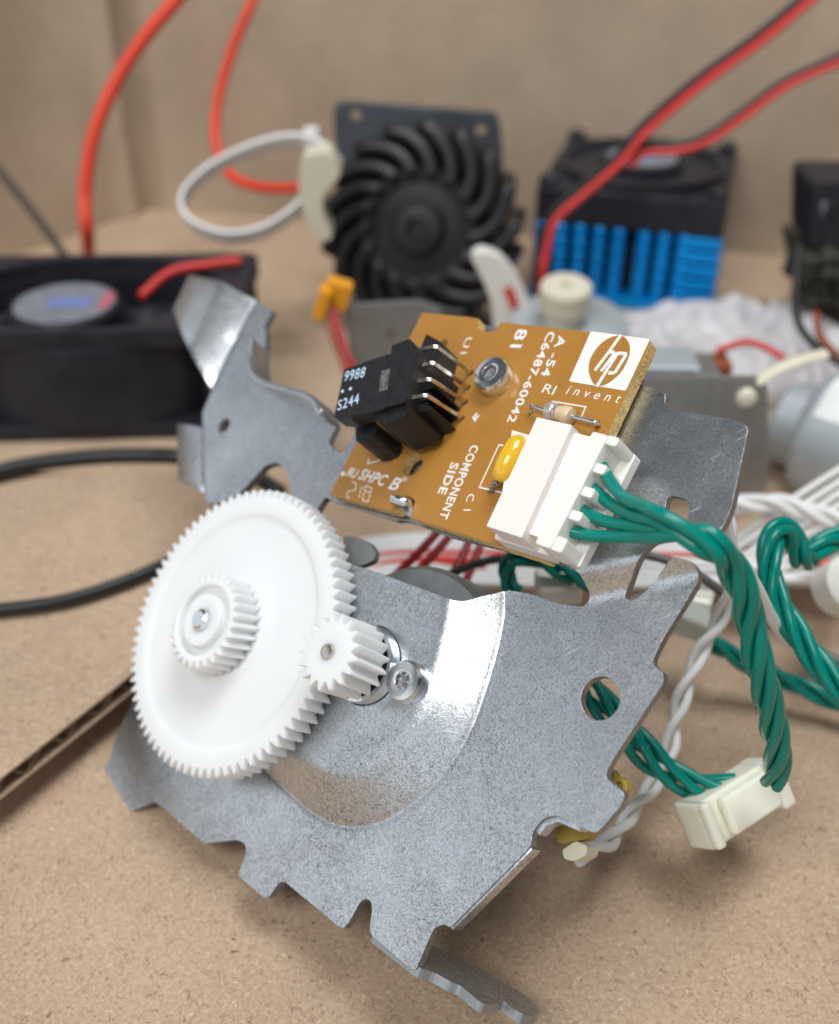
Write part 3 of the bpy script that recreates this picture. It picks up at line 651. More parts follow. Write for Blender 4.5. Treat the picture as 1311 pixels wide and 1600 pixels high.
# slotted optical sensor
SH = 8.3
sensor = slab('sensor', B, [round_poly(pxs(B, [(585,641),(579,598),(610,583),(612,540),(640,529),(656,548),(630,629)], SH), .2)], SH, 0, m_bplas, board, bev=.25)
slab('sensor_head', B, [round_poly(pxs(B, [(522,653),(538,577),(566,568),(569,566),(612,552),(630,560),(600,640),(586,642),(553,650),(549,655)], SH), .25)], SH+.03, SH-2.0, m_bplas, sensor, bev=.2)
slab('sensor_leg', B, [round_poly(pxs(B, [(555,657),(572,653),(586,657),(590,668),(584,682),(568,689),(556,690)], 5.2), .3)], 5.2, 0, m_bplas, sensor, bev=.25)
slab('sensor_side', B, [round_poly(pxs(B, [(583,642),(630,629),(640,636),(632,650),(600,662),(583,655)], SH-.6), .3)], SH-.6, 1.2, m_bplas, sensor, bev=.2)
def TS(s, a, b, hgt, h, m=m_ink2): return text(s, B, B.uv(B.on(*a, h)), B.uv(B.on(*b, h)), hgt, h, m, sensor)
TS('9988', c1(160,552), c1(300,520), 1.45, SH+.05); TS('S244', c1(118,750), c1(262,700), 1.45, SH+.05)
for q_ in ((153,618),(208,600)):
    mesh('printed_dot', [B.at(p, SH+.05) for p in circle(B.uv(B.on(*c1(*q_), SH+.05)), .27, 4)], [(0,1,2,3)], m_ink2, sensor)
mesh('sensor_window', [B.at(B.uv(B.on(*c1(*q_), SH+.055)), SH+.055) for q_ in ((420,478),(480,462),(460,605),(400,622))], [(0,1,2,3)], mat('grey_window', (.10,.10,.10), .35, var=.8, vscale=1.6), sensor)
for a, b, c in (((645,345),(792,312),(1030,490)),((620,465),(772,424),(1008,590)),((595,572),(748,535),(990,690)),((570,678),(722,645),(968,800))):
    hb = 6.9
    hole = B.uv(B.on(*c1(*c))); bend = B.on(*c1(*b), hb); st = B.on(*c1(*a), hb+.1)
    H0 = B.at(hole, -.5); H1 = B.at(hole, 0)
    mid = bend*.93+H1*.07; pre = bend+(st-bend)*.08
    V, Fc = tube_vf(np.array([st-(bend-st)*.3, st, pre, bend*.985+H1*.015, mid, H1, H0]), .30, 4, 0)
    o = fixn(mesh('sensor_pin', V, Fc, m_tin, sensor)); bevel(o, .06)
for q_ in ((690,595),(676,668),(662,742)):   # dark ribs between the pins
    q0 = c1(*q_); slab('sensor_rib', B, [pxs(B, [(q0[0]-16,q0[1]-3),(q0[0]+16,q0[1]-12),(q0[0]+24,q0[1]-2),(q0[0]-8,q0[1]+8)], 5.5)], 5.5, .3, m_bplas, sensor, bev=.15)
slab('sensor_foot', B, [round_poly(pxs(B, [(648,688),(690,674),(700,640),(716,560),(690,545),(668,600)], 0), .3)], 3.4, 0, m_bplas, sensor, bev=.2)
# resistor
ra, rb = B.on(*c2(470,662), 1.1), B.on(*c2(632,700), 1.1); ax = (rb-ra); Lr = np.linalg.norm(ax); ax /= Lr
pr = [(.3,0),(.85,.12),(1.0,.35),(1.0,.95),(.86,1.15),(.86,1.25),(.86,1.55),(.86,1.65),(.86,2.05),(1.0,2.3),(1.0,Lr-.4),(.85,Lr-.12),(.3,Lr)]
res = lathe('resistor', ra, ax, pr, m_tan, board, 28, mats=[m_tan, m_silv, m_brn], fmat=[0,0,1,1,2,1,2,0,0,0,0,0,0])
tube('resistor_lead', [ra, ra-ax*.8, B.on(*c2(375,632), 1.0), B.on(*c2(362,640), .5), B.at(bp(*c2(365,675)), -.5)], .24, m_bright, res, 8)
tube('resistor_lead', [rb, rb+ax*.8, B.on(*c2(770,735), 1.2), B.on(*c2(792,745), .7), B.at(bp(*c2(790,742)), -.5)], .26, m_bright, res, 8)
# capacitor
P = [B.on(*c3(218,555), 1.6), B.on(*c3(235,500), 2.0), B.on(*c3(290,390), 2.2), B.on(*c3(345,290), 2.0), B.on(*c3(372,262), 1.6)]
cap = tube('capacitor', P, [ .35+1.05*math.sin(math.pi*min(max(i/32, .0), 1))**.35 if 0 < i < 32 else .3 for i in range(33)], m_yell, board, 20)
tube('capacitor_lead', [B.on(*c3(190,570), 1.2), B.on(*c3(160,580), 1.1), B.on(*c3(140,630), .5), B.at(bp(*c2(95,1175)), -.5)], .25, m_dull, cap, 8)
# white pin header
HHd = 5.6
header = slab('pin_header', B, [round_poly(pxs(B, [(839,652),(894,664),(815,840),(760,822)], HHd), .12)], HHd, 2.2, m_head, board, bev=.1)
slab('header_skirt', B, [round_poly(pxs(B, [(800,672),(862,690),(858,868),(773,842)], 2.2)[[0,1,2,3]], .12)], 2.2, 0, m_head, header, bev=.1)
# green cable harness ------------------------------------------------------
h0 = bp(905,760); har = thing('cable_harness', 'thick green twisted harness from the white board plug to a milky connector above the table', 'cable harness', Z(1170,1290))
pa, pb = B.uv(B.on(896,677,4.7)), B.uv(B.on(817,829,4.7)); ua = (pb-pa)/np.linalg.norm(pb-pa); ub = np.array([-ua[1], ua[0]])
if ub@np.array([1,0]) < 0: ub = -ub
La = np.linalg.norm(pb-pa)
def PB(a, b): return pa+ua*a+ub*b
plug = slab('plug', B, [round_poly(np.array([PB(-.1,-.6),PB(-.1,2.5),PB(La+.1,2.5),PB(La+.1,-.6)]), .2)], 4.7, .9, m_plug, har, bev=.2)
# rounded shoulder and comb of the plug
slab('plug_shoulder', B, [round_poly(np.array([PB(-.5,2.4),PB(-.5,4.3),PB(La+.9,4.3),PB(La+.9,2.4)]), .3)], 5.15, .9, m_plug, plug, bev=.45)
wpx = [c3(985,400), c3(905,590), c3(820,765), c3(738,955)]
W0 = [B.uv(B.on(x, y, 3.2)) for x, y in wpx]; wa = [(p-pa)@ua for p in W0]; wb = [(p-pa)@ub for p in W0]
pitch_ = (wa[3]-wa[0])/3; bo = sum(wb)/4
for k in range(5):
    a = wa[0]+pitch_*(k-.5); wd = .48 if 0 < k < 4 else 0
    a0_, a1_ = (a-wd, a+wd) if wd else ((-.6, a+.1) if k == 0 else (a-.1, La+.9))
    slab('plug_tooth', B, [round_poly(np.array([PB(a0_,4.2),PB(a0_,bo+2.1),PB(a1_,bo+2.1),PB(a1_,4.2)]), .25)], 4.75 if wd else 5.0, .7, m_plug, plug, bev=.3)
slab('plug_floor', B, [round_poly(np.array([PB(-.6,4.0),PB(-.6,bo+2.3),PB(La+.9,bo+2.3),PB(La+.9,4.0)]), .3)], 1.6, .4, m_plug, plug, bev=.2)
for k in range(4):
    a = wa[0]+pitch_*k
    slab('crimp_terminal', B, [np.array([PB(a-.6,4.2),PB(a-.6,bo+.35),PB(a+.6,bo+.35),PB(a+.6,4.2)])], 3.8, 1.6, m_tan, plug, bev=.08)
starts = []
mids = [[(962,770),(1000,800),(1030,822)], [(955,786),(995,806),(1028,820)], [(950,806),(1000,817),(1030,830)], [(940,832),(990,838),(1030,842)]]
mids = [[(966,771,5.0),(1001,789,6.4),(1033,803,7.6)], [(955,788,3.8),(991,806,4.8),(1026,813,6.0)], [(938,813,3.4),(991,822,4.0),(1033,830,5.0)], [(930,838,3.0),(991,839,3.6),(1036,839,5.4)]]
for k in range(4):
    s0 = B.at(PB(wa[k], bo-.2), 3.0); s1 = B.on(*wpx[k], 3.2)
    starts.append([s0, s1]+[U.on(x, y, h+1.5) for x, y, h in mids[k]])
dep = lambda P_: (R3@(P_-O))[2]
ctr = [U.on(1050,828,6.2), U.on(1082,836,6.6), U.on(1115,855,5.5), D(1142,884,95.5), D(1160,920,97), D(1172,970,100), D(1184,1030,102), D(1198,1085,105), D(1210,1140,109), D(1215,1190,113.5), D(1206,1228,118)]
PH0 = best_phase(ctr, starts, .90)
twisted(har, ctr, .90, .635, 4, 19, m_green, phase=PH0, pend=25, starts=starts)
# milky connector lying on the table
cA, cB = Z(1098,1260,16.5), Z(1142,1322,12.4)      # corners of its upper face
ux = (Z(1218,1184,16.5)-cA); Lx = np.linalg.norm(ux); ux /= np.linalg.norm(ux); uy = cB-cA; uy = uy-ux*(uy@ux); Ly = np.linalg.norm(uy); uy /= Ly; uz = np.cross(ux, uy); uz = uz if uz[2] > 0 else -uz
cc = lambda a, b, z: cA+ux*a+uy*b+uz*(z-6)
con = box('connector', cc(Lx*.5,Ly*.5,2.6), ux*Lx, uy*Ly, uz*4.2, m_ivory, har, .35)
box('connector_lid', cc(Lx*.54,Ly*.5,5.3), ux*Lx*.62, uy*Ly*.82, uz*1.4, m_ivory, con, .4)
box('connector_collar', cc(Lx*.92,Ly*.5,3.4), ux*Lx*.15, uy*Ly*1.06, uz*5.4, m_ivory, con, .4)
box('connector_collar', cc(Lx*.06,Ly*.5,3.0), ux*Lx*.1, uy*Ly*1.0, uz*5.6, m_ivory, con, .4)
box('connector_latch', cc(Lx*.82,Ly*.98,1.6), ux*Lx*.28, uy*Ly*.18, uz*2.6, m_ivory, con, .3)
# wires that come back from the connector to behind the plate
twisted(har, [D(905,1050,128), D(935,1090,127), D(965,1125,126), D(990,1155,125), D(1030,1195,125), D(1070,1220,125), D(1110,1234,125), D(1150,1232,125)], 1.3, .60, 4, 24, m_green, phase=.6, jitter=.2)

# ------------------------------------------------------------------ other cables
def cable(name, label, cat, ctr_, R_, r_, n_, pitch__, m_, group=None, phase=0, jitter=.1):
    b = np.array(ctr_).mean(0); t = thing(name, label, cat, b, group); twisted(t, ctr_, R_, r_, n_, pitch__, m_, phase, jitter=jitter); return t
def single(name, label, cat, pts, r_, m_, group=None, n=10, flat=1.0):
    o = tube(name, pts, r_, m_, None, n, flat=flat); recenter(o, np.array(pts).mean(0)); return tag(o, label, cat, group)
cable('green_cable', 'green twisted cable looping over itself at the right edge, nearest the white ribbon wires', 'cable', [D(1360,815,136),D(1311,838,135),D(1285,852,134),D(1262,872,133),D(1250,868,131),D(1240,842,130),D(1224,826,129),D(1207,838,128),D(1201,875,127),D(1209,925,126),D(1232,970,125),D(1262,1015,124),D(1300,1062,123),D(1350,1110,122)], .95, .66, 4, 20, m_green, phase=.4)
t = cable('green_cable', 'green twisted cable low behind the large green harness, ending in a milky clear plug', 'cable', [D(1092,985,150),D(1120,1008,150),D(1165,1036,151),D(1215,1058,151),D(1265,1080,150),D(1340,1112,149)], .85, .6, 3, 18, m_green)
q = D(1080,968,149); box('plug', q, (5.0,-1.2,-1.5), (1.0,4.4,0), (0,0,3.8), m_clear, t, .5); box('plug_cap', D(1095,945,151), (3.0,-.8,0), (1,3,0), (0,0,3.6), m_ivory, t, .5)
t = cable('green_cable', 'short dark green twisted cable curling under the board edge into a white plug', 'cable', [D(812,925,136),D(797,915,136),D(792,892,136),D(806,873,136),D(840,874,136),D(880,893,136),D(925,912,137)], .75, .52, 3, 14, m_green)
bxp = D(872,915,139); box('plug', bxp, (6.0,.5,0), (0,5,0), (0,0,3.2), m_plug, t, .6)
cable('white_cable', 'thin white twisted pair hanging beside the steel plate down to the coil terminal', 'cable', [D(1128,800,128),D(1140,850,129),D(1138,910,131),D(1128,960,133),D(1100,1010,134),D(1074,1065,134),D(1056,1120,134),D(1044,1175,133),D(1022,1225,131),D(988,1268,128),D(962,1305,124),D(930,1325,121),D(900,1338,119)], .66, .58, 2, 12, m_white, jitter=.15)
cable('white_cable', 'white braid of three wires running level in front of the grey motor', 'cable', [D(1120,782,168),D(1165,788,167),D(1210,786,166),D(1260,800,165),D(1340,822,163)], .95, .75, 3, 16, m_white)
single('white_wire', 'pale grey single wire bending down behind the large green harness', 'wire', [D(1130,800,112),D(1140,850,114),D(1165,890,117),D(1185,925,120),D(1205,965,124),D(1230,1000,128)], .78, m_white)
single('grey_wire', 'dark grey stiff wire running down to the right behind the plate corner', 'wire', [D(975,860,138),D(1012,867,137),D(1060,882,136),D(1096,902,135),D(1149,940,134),D(1200,973,133),D(1260,1005,132),D(1350,1055,130)], .62, m_grey)
# ribbons of white wires, with the odd red one
rib = thing('white_ribbon', 'flat ribbon of white wires with a red one, running up to the right edge', 'ribbon cable', Z(1200,900))
for k in range(7):
    jx = [random.uniform(-4, 4) for _ in range(6)]
    tube('wire', [D(960+k*9,948-k*3,172), D(1050+k*8,915+k*2+jx[0],171-k*.4), D(1130+k*6,858+k*10+jx[1],170-k*.5), D(1210+k*5,803+k*13+jx[2],168-k*.5), D(1290+k*3,750+k*15+jx[3],166-k*.5), D(1390+k*3,686+k*16,164-k*.5)], .60, m_white, rib, 8)
rib2 = thing('white_ribbon', 'wide fan of loose white wires lying level behind the board and plate corner', 'ribbon cable', Z(1000,880))
for k in range(11):
    y = 838+k*7.5
    mm_ = m_red if k in (4,) else m_white
    tube('wire', [D(520,y+16+3*math.sin(k*2.1),186-k*1.4), D(620,y+2-k,184-k*1.4), D(760,y-2,182-k*1.4), D(900,y+2,180-k*1.4), D(1060,y+2+2*math.sin(k),178-k*1.4), D(1180,y+6*math.sin(k*1.7),176-k*1.4), D(1340,y+10*math.sin(k*2.3),174-k*1.4)], .62, mm_, rib2, 8)
single('red_wire', 'red wire end sticking out under the looped green cable at the right', 'wire', [D(1255,868,160),D(1285,880,158),D(1340,900,156)], .95, m_red)
for i, (a, b) in enumerate((((612,905),(692,822)),((641,905),(712,826)),((697,915),(736,840)),((716,930),(754,845)))):
    single('red_wire', ['dark red wire rising behind the board, leftmost of four','second dark red wire from the left rising behind the board','third dark red wire from the left rising behind the board','dark red wire rising behind the board, rightmost of four'][i], 'wire', [D(a[0]-12,a[1]+14,146), D(*a,148), D((a[0]+b[0])/2+2,(a[1]+b[1])/2,150), D(*b,152), D(b[0]+18,b[1]-24,154)], .62, m_dred, 'dark red motor wires')
single('black_wire', 'black wire running up to the right between motor and board', 'wire', [D(670,925,142),D(700,900,144),D(740,882,146),D(790,872,148),D(850,868,150)], .62, m_blk)
single('red_wire', 'bright red wire lying level behind the pinion and red motor wires', 'wire', [D(545,905,178),D(600,886,176),D(680,878,174),D(760,882,172)], 1.1, m_red)
b_ = D(1330,905,150); o = lathe('white_plug', D(1322,915,150), (.2,-.6,.8), [(2,-3),(4.0,-2.5),(4.2,2),(3,3)], m_plug, None, 24); recenter(o, D(1322,915,150)); tag(o, 'cream rounded plug cut by the right edge below the white wires', 'plug')

single('black_cable', 'thick black cable lying along the foot of the large fan', 'cable', [Z(-120,775,10.6),Z(-20,742,10.6),Z(60,724,10.6),Z(150,714,10.6),Z(230,712,10.6),Z(300,716,10.6),Z(380,735,6),Z(440,770,4)], 1.5, m_blk)
single('black_cable', 'black cable lying across the loose cardboard sheet and under the large gear', 'cable', [Z(-120,958,10.2),Z(0,952,10.2),Z(100,938,10.2),Z(190,910,10.2),Z(280,872,10.2),Z(350,845,10.2)], 1.0, m_blk)

# ------------------------------------------------------------------ background things
# large fan
X0, X1, Y0, Y1 = -97, -36.5, 184, 226; fan = thing('large_fan', 'large black cooling fan lying flat with a round label, at the left', 'fan', ((X0+X1)/2, (Y0+Y1)/2, 0))
class Flat: pass
def hplane(): p = Plane((0,0,1), 0); p.frame(np.array([1.,0,0])); return p
HZ = hplane(); cx, cy = -68.5, 205; 
out = round_poly(np.array([[X0,Y0],[X1,Y0+3],[X1+1,Y1],[X0,Y1-2]], float), 4)
ell = np.array([[cx+27.5*math.cos(t), cy+18.6*math.sin(t)] for t in np.linspace(0, 2*math.pi, 40, endpoint=False)])
ello = np.array([[cx+29.3*math.cos(t), cy+20.4*math.sin(t)] for t in np.linspace(0, 2*math.pi, 40, endpoint=False)])
fr = slab('frame', HZ, [out, ell], 24.5, 20.5, m_bfan, fan, bev=.5); slab('base_flange', HZ, [out, ell], 3.2, .05, m_bfan, fr, bev=.5); slab('duct', HZ, [ello, ell*.999+.0], 20.6, 3.1, m_bfan, fr, bev=.2)
for q_ in ((X0+4,Y0+4),(X1-4,Y0+6),(X1-3,Y1-4),(X0+4,Y1-5)): lathe('corner_post', (*q_, 3.1), (0,0,1), [(3,0),(3,17.5)], m_bfan, fr, 20)
hubf = lathe('hub', (cx-5, cy-1, 3), (0,0,1), [(11.5,0),(11.5,18.3),(11,19)], m_bfan, fan, 40)
lathe('hub_label', (cx-5, cy-1, 22.05), (0,0,1), [(10.2,0),(10.2,.06)], m_lab, fan, 40)
box('label_print', (cx-4, cy-1, 22.2), (9,0,0), (0,5,0), (0,0,.06), m_labb, fan, 0); box('label_print', (cx+3.5, cy, 22.2), (2.0,0,0), (0,8,0), (0,0,.05), m_labr, fan, 0)
for k in range(7):
    a = k*2*math.pi/7; V = []
    for i in range(5):
        s = i/4; b_a = a+s*.5; rx, ry = 11.3+14.0*s, 11.3+5.8*s
        for (h, da) in ((6, -.25), (19, .25)): V.append((cx-5+5*s+rx*math.cos(b_a+da), cy-1+s+ry*math.sin(b_a+da), h))
    o = mesh('blade', V, [(2*i, 2*i+2, 2*i+3, 2*i+1) for i in range(4)], m_bfan, fan, True); s_ = o.modifiers.new('t', 'SOLIDIFY'); s_.thickness = 1*MM
tube('lead', [(cx+11,cy-1,23.5),(cx+16,cy+6,25.8),(cx+24,cy+10,26),(cx+30,cy+12,26)], 1.0, m_red, fan, 10)
single('red_wire', 'thick orange-red wire arching up from behind the large fan', 'wire', [Z(140,420,6),D(137,370,246),D(133,300,243),D(150,200,240),D(200,95,238),D(275,0,236),D(340,-70,235)], 1.55, m_redor)
single('dark_wire', 'thin dark wire crossing the box side at the far left', 'wire', [D(-60,190,262),D(0,268,262),D(50,330,258),D(105,405,250),D(130,440,247)], 1.0, m_dkw)
# blower wheel with its housing plate
bw = thing('blower_wheel', 'black blower wheel of curved paddles in front of a dark grey plate', 'blower', Z(655,492))
wc = D(652,357,243); wn_ = np.array([-.20,-.93,.30]); wn_ /= np.linalg.norm(wn_)
Wp = Plane(wn_, wn_@wc); Wp.frame(); wuv = Wp.uv(wc)
disc = lathe('wheel', wc-wn_*2, wn_, [(13.6,-1),(14.2,0),(13.8,1.2),(11,1.0),(10.5,.2),(6.5,.6),(5.5,2.6),(2.4,3.0),(2.2,1),(.6,1)], m_wheel, bw, 64)
for k in range(17):
    a = 2*math.pi*k/17; V = []
    for i in range(8):
        s = i/7; r_ = 11+10.6*s; an = a+.12*s+.42*s*s
        for h in (1.2-1.2*s, -6, -13): V.append(Wp.at(wuv+np.array([r_*math.cos(an-.012*h*s), r_*math.sin(an-.012*h*s)]), h))
    o = mesh('paddle', V, [f_ for i in range(7) for f_ in ((3*i, 3*i+3, 3*i+4, 3*i+1), (3*i+1, 3*i+4, 3*i+5, 3*i+2))], m_wheel, bw, True); s_ = o.modifiers.new('t', 'SOLIDIFY'); s_.thickness = 3.4*MM; bevel(o, 1.2)
lathe('hub', wc-wn_*13, wn_, [(16,-2),(16,3),(12,9)], m_wheel, bw, 40)
YY = 262
vp = lambda pts, Y: [Yp(x, y, Y) for x, y in pts]
def vslab(name, pts, Y, t, m, parent, bev=.3, holes_=(), r=1.2):
    p = Plane((0,-1,0), -Y); p.frame(np.array([1.,0,0]))
    return slab(name, p, [round_poly(np.array([p.uv(Yp(x, y, Y)) for x, y in pts]), r)]+[circle(p.uv(Yp(x, y, Y)), rr, 16) for x, y, rr in holes_], 0, -t, m, parent, bev=bev)
pl_ = vslab('housing_plate', [(532,160),(777,178),(783,200),(800,488),(535,480),(522,200),(522,168)], 262, 2.5, m_plate, bw, .4, [(556,182,1.3),(752,205,1.3)], 3)
lathe('motor_cup', np.array([wc[0]+.5, 250, 27]), (0,-1,0), [(13,-12),(13,3)], m_bfan, bw, 40)
# white cable tie loop and cream socket beside the wheel
tie = thing('cable_tie', 'white plastic strap bent into an open loop left of the blower wheel', 'strap', Z(430,440))
cl = [D(532,262,232),D(500,232,232),D(455,222,232),(D(395,236,233)),D(330,268,235),D(290,310,236),D(300,345,236),D(350,366,234),D(405,360,232),D(455,330,230),D(480,300,230)]
C_ = crom(cl, 8); V = []
for p in C_: V += [p+np.array([0,-1.2,1.7]), p-np.array([0,-1.2,1.7])]
o = mesh('strap', V, [(2*i, 2*i+2, 2*i+3, 2*i+1) for i in range(len(C_)-1)], m_white, tie, True); s_ = o.modifiers.new('t', 'SOLIDIFY'); s_.thickness = 1.0*MM; bevel(o, .2)
box('strap_head', D(487,215,232), (3.4,0,0), (0,3,0), (0,0,4.5), m_white, tie, .6)
skt = vslab('cream_socket', [(470,245),(515,235),(535,275),(505,300),(503,330),(520,372),(505,378),(478,350),(466,300)], 222, 7, m_creamp, None, 1.0, r=2); recenter(skt, Yp(490,310,222)); tag(skt, 'cream plastic arc piece between the strap loop and the blower wheel', 'plastic part')
single('red_wire', 'red wire hanging in a hook behind the white strap loop', 'wire', [D(420,-70,256),D(395,0,256),D(362,80,256),D(340,160,256),D(338,225,255),D(362,275,253),D(405,292,250),D(450,294,247),D(495,292,243)], 1.25, m_redor)
# orange plug on its wires
op = thing('orange_plug', 'small orange plug standing on its red leads below the blower wheel', 'plug', Yp(560,620,176))
od = np.array([.35,0,1.]); od /= np.linalg.norm(od); oc = D(519,463,203)
box('plug_body', D(527,458,203), (4.8,0,-1.6), (0,3.5,0), (1.6,0,5.2), m_orange, op, .4); box('plug_rim', D(504,472,202), (2.2,0,-.8), (0,4,0), (2.0,0,6.0), m_orange, op, .4)
tube('lead', [D(520,485,203),D(530,520,202),D(545,560,201),D(565,600,198)], .75, m_dred, op); tube('lead', [D(512,492,203),D(521,528,202),D(537,570,201),D(555,610,198)], .7, m_brn, op)
sb = vslab('steel_bracket', [(537,486),(548,478),(655,472),(690,485),(690,690),(560,690),(548,560)], 190, 1.5, m_dull, None, .3, [(610,523,1.1),(650,520,.9)], 1.5); recenter(sb, Yp(610,690,190)); tag(sb, 'plain grey steel tab with a small hole behind the optical sensor', 'bracket')
wr = thing('white_clip', 'white rounded clip with a red mark, leaning by the blower wheel', 'clip', Yp(790,560,215))
vslab('clip_body', [(735,402),(752,392),(782,402),(808,432),(826,470),(832,560),(775,560),(768,470),(752,432)], 215, 4, m_plug, wr, 1, r=2); vslab('clip_mark', [(786,452),(800,448),(812,478),(800,486)], 214.6, .3, m_red, wr, 0, r=.2)
# stepper motor lying with a white gear on top
sm = thing('stepper_motor', 'round grey motor with a white plastic knob on its face, behind the board', 'motor', Z(893,560))
sc_ = Z(890,503,15)
lathe('can', sc_, (0,-.12,1), [(12.4,-14.8),(12.9,-14),(12.9,-.6),(12.6,0),(5,.3)], m_can, sm, 56)
lathe('knob', sc_+[-1.5,0,0], (0,-.12,1), [(4.2,0),(4.2,3.5),(5.4,3.8),(5.5,8.4),(5.1,9),(1.2,9),(1.2,8)], m_creamp, sm, 40)
# blue heat sink with a fan on top
hs = thing('heatsink_fan', 'blue finned heat sink with a small black fan on top', 'heat sink', Z(970,480))
fl, frr = Z(824,466), Z(1110,500); hx = frr-fl; Wd = np.linalg.norm(hx); hx /= Wd; hy = np.array([-hx[1], hx[0], 0]); 
def hp(a, b, z): return fl+hx*a+hy*b+np.array([0,0,z])
HZT = 20.5
sink = box('heat_sink', hp(Wd/2, 23, 1.5), hx*Wd, hy*46, (0,0,2.9), m_blue, hs, .3)
box('sink_gap_shade', hp(Wd*.5, 25, 9.5), hx*Wd*.98, hy*38, (0,0,13), m_dark, sink, 0)  # near-black filler block, colours in the shade between the fins
NP = 8
for k in range(NP):
    a = 2.2+k*(Wd-13)/(NP-1)+(1.5 if k > 4 else 0)
    prof_ = []
    for z in range(5):
        zz = 2.9+z*3.55; prof_ += [(1.35,zz),(1.85,zz+.45),(1.85,zz+3.0),(1.35,zz+3.45)]
    for b in (2.2, 9): lathe('fin', hp(a, b, 0), (0,0,1), prof_, m_blue, sink, 16)
for z in range(5): box('fin_block', hp(Wd-5.2, 6, 4.6+z*3.55), hx*9.6, hy*11, (0,0,2.8), m_blue, sink, .4)
fb = box('fan_frame', hp(Wd/2, 23, HZT+4.5), hx*Wd*.98, hy*45, (0,0,9), m_bfan, hs, .8)
lathe('fan_rim', hp(Wd/2, 22, HZT+9.0), (0,0,1), [(21,0),(21,1.8),(19,2.0),(18.5,.3)], m_bfan, fb, 48); lathe('fan_hub', hp(Wd/2, 22, HZT+9.1), (0,0,1), [(10.5,0),(10.5,2.4),(10,2.6)], m_bfan, fb, 36)
lathe('hub_label', hp(Wd/2, 22, HZT+11.72), (0,0,1), [(8.6,0),(8.6,.06)], m_lab, fb, 36); box('label_print', hp(Wd/2-1, 22, HZT+11.84), hx*8, hy*4, (0,0,.08), m_labb, fb, 0); box('label_print', hp(Wd/2+3, 25, HZT+11.84), hx*6, hy*2, (0,0,.07), m_labr, fb, 0)
for a, b in ((3,3),(Wd-3,3),(3,43),(Wd-3,43)): lathe('screw', hp(a, b, HZT+8.9), (0,0,1), [(2.4,0),(2.4,1.6),(1.6,2.3)], m_bfan, fb, 20)
lw = thing('fan_lead', 'red and black pair of wires rising from the heat sink to the upper right corner', 'wire pair', Z(850,470))
pth = [Z(843,500,3),D(846,440,246),D(853,395,244),D(868,345,242),D(920,298,240),D(975,250,238),D(1012,205,236),D(1100,130,234),D(1190,65,232),D(1280,-10,230),D(1350,-70,229)]
tube('wire', pth, .95, m_red, lw); tube('wire', [p+np.array([-1.1,.9,1.0]) for p in pth], .85, m_blk, lw)
lw = thing('fan_lead', 'red and black pair of wires branching level to the right edge above the heat sink', 'wire pair', Z(1150,400))
pth = [D(985,262,240),D(1005,240,239),D(1060,236,238),D(1105,222,237),D(1160,185,236),D(1230,135,235),D(1311,98,234),D(1400,60,233)]
tube('wire', pth, .8, m_red, lw); tube('wire', [p+np.array([-.3,1.0,1.1]) for p in pth], .75, m_blk, lw)
# dusty fan at the right edge
df = thing('dusty_fan', 'dusty black heat sink and fan cut off by the right edge', 'heat sink', Z(1340,520))
vslab('fan_frame', [(1272,285),(1420,287),(1420,395),(1268,392)], 228, 16, m_bfan, df, .8, r=2)
vslab('label_print', [(1284,315),(1300,315),(1300,352),(1284,350)], 227.8, .2, m_lab, df, 0, r=.3)
lathe('fan_rim', Yp(1352,338,227.9), (0,-1,0), [(9.5,-.5),(9.5,.9),(8,1.0),(7.8,.1)], m_bfan, df, 40)
for k in range(26):
    q_ = Yp(1268+(k % 6)*22+random.random()*8, 405+(k//6)*22+random.random()*5, 224+random.random()*5)
    lathe('fin', q_, (random.uniform(-.3,.3), -1, random.uniform(-.3,.3)), [(2.2,-9),(2.0,-2),(1.3,0),(.4,.6)], m_dusty, df, 10)
vslab('fin_base', [(1258,398),(1420,398),(1420,540),(1282,520)], 231, 20, m_dusty, df, .6)
tube('lead', [D(1248,385,224),D(1243,440,222),D(1245,495,218),D(1264,530,214),D(1300,560,210),D(1350,590,207)], .8, m_blk, df); tube('lead', [D(1275,490,222),D(1280,520,218),D(1300,548,214),D(1345,580,210)], .8, m_brn, df)
# crumpled bag
V = []; Fc = []; nx, ny = 64, 40; q0, qx, qy = np.array([44,198,0.]), np.array([62,0,0.]), np.array([-4,42,0.])
from mathutils import noise
for j in range(ny+1):
    for i in range(nx+1):
        a, b = i/nx, j/ny; env = (math.sin(math.pi*min(1,max(0,a)))*math.sin(math.pi*b))**.5
        z = 1+env*(9+7*noise.noise((a*4, b*3, 0))+7*abs(noise.noise((a*9, b*7, 3)))+1.0*noise.noise((a*18, b*13, 7)))
        V.append(q0+qx*a+qy*b+np.array([3*noise.noise((a*6,b*5,9)),3*noise.noise((a*6,b*5,19)),z]))
for j in range(ny):
    for i in range(nx): q = j*(nx+1)+i; Fc.append((q, q+1, q+nx+2, q+nx+1))
bag = mesh('plastic_bag', V, Fc, m_bag, None, True); s_ = bag.modifiers.new('t', 'SOLIDIFY'); s_.thickness = .15*MM; recenter(bag, (72,220,0)); tag(bag, 'crumpled clear plastic bag in front of the blue heat sink', 'plastic bag')
single('red_wire', 'thin red wire curving out of the plastic bag toward the grey motor', 'wire', [D(1120,548,206),D(1165,535,205),D(1200,545,204),D(1225,560,203)], .7, m_red)
single('cream_wire', 'pale yellow strap curving over the small nose of the grey motor', 'strap', [D(1180,598,178),D(1205,582,178),D(1240,566,178),D(1290,552,179)], 1.3, m_creamp, flat=.5)
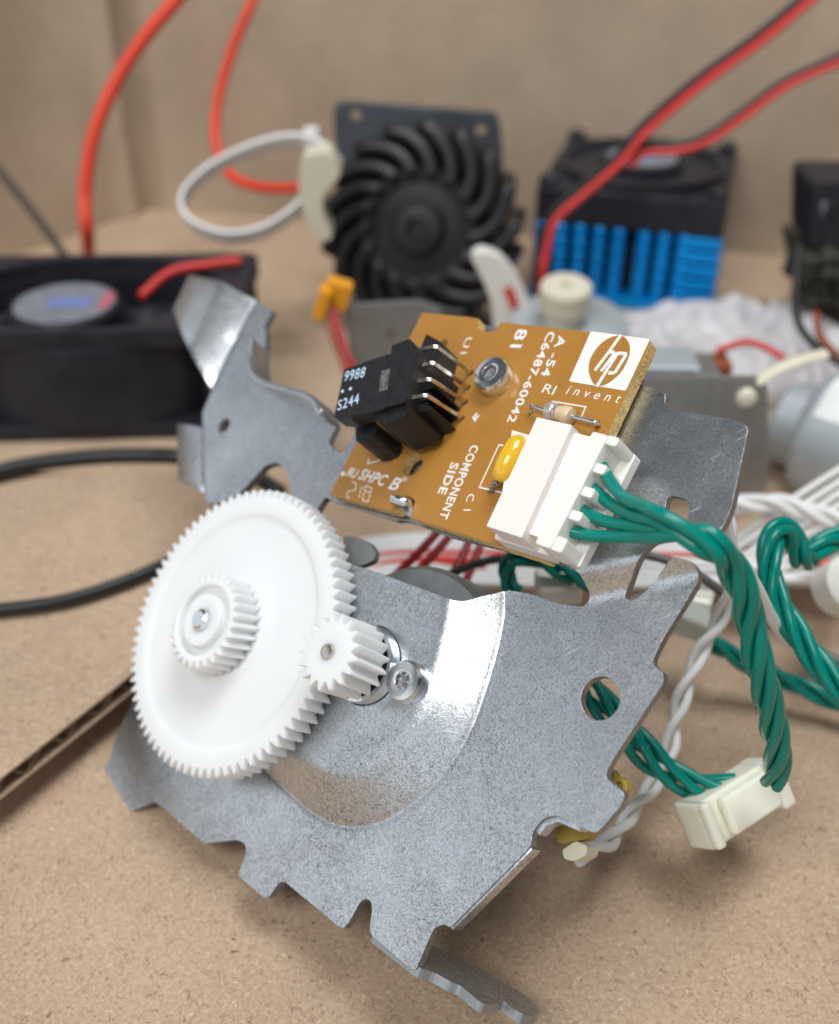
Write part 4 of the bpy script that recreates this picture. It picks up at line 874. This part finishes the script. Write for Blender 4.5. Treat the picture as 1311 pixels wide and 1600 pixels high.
# grey motor at the right with its bracket
dm = thing('grey_motor', 'stout grey cylindrical motor with white written label and flat bracket at the right', 'motor', Z(1290,765))
mc = Yp(1277,676,174); max_ = np.array([.74,-.67,.03]); max_ /= np.linalg.norm(max_)
lathe('can', mc, max_, [(8,-1),(11.3,-.6),(12.4,.6),(12.6,2),(12.6,32),(11,33)], m_can, dm, 64)
lathe('nose', mc, max_, [(7.5,-7),(8.2,-6),(8.2,0)], m_can, dm, 48)
# curved label with handwriting
up = np.array([0,0,1.]); up = up-max_*(up@max_); up /= np.linalg.norm(up); fwd = np.cross(max_, up); 
if fwd[1] > 0: fwd = -fwd
def lab(u, ph, r=12.68): return mc+max_*u+r*(math.cos(ph)*up+math.sin(ph)*fwd)
V = []; Fc = []
for i in range(13):
    for j in range(15): V.append(lab(1.9+i*24/12, -.5+j*1.35/14))
for i in range(12):
    for j in range(14): q = i*15+j; Fc.append((q, q+1, q+16, q+15))
fixn(mesh('paper_label', V, Fc, m_paper, dm, True))
def scr(pts, w_=.28):
    P_ = [lab(u, p_, 12.78) for u, p_ in pts]; tube('written_mark', P_, w_, m_ink, dm, 6, True, 4)
scr([(7.5,.22),(8.2,.40),(8.9,.26),(9.5,.42),(10.6,.18)]); scr([(11.4,.28),(11.2,.44)]); scr([(12.6,.24),(11.9,.34),(12.9,.40),(12.0,.47)]); scr([(14.8,.24),(13.8,.24),(13.9,.34),(14.8,.38),(14.0,.48)]); scr([(17,.24),(16,.24),(16.1,.34),(17,.38),(16.2,.48)])
vslab('mounting_bracket', [(1000,590),(1190,592),(1200,604),(1200,762),(1190,772),(1000,772)], 158, 1.3, m_dull, dm, .3, r=1.5)
lathe('rivet', Yp(1167,622,157.6), (0,-1,.1), [(1.8,-.5),(1.8,.1),(1.3,.8),(.5,1.1)], m_creamp, dm, 24)
box('gearbox', Yp(1035,582,170), (11.5,-.5,0), (0,9,0), (0,0,6.5), m_can, dm, .6); box('gearbox_end', Yp(1095,588,168), (5,0,0), (0,9,0), (0,0,5.0), m_dull, dm, .4)
box('terminal', Yp(1110,578,186), (7,0,0), (0,6,0), (0,0,5), m_brn, dm, .5)
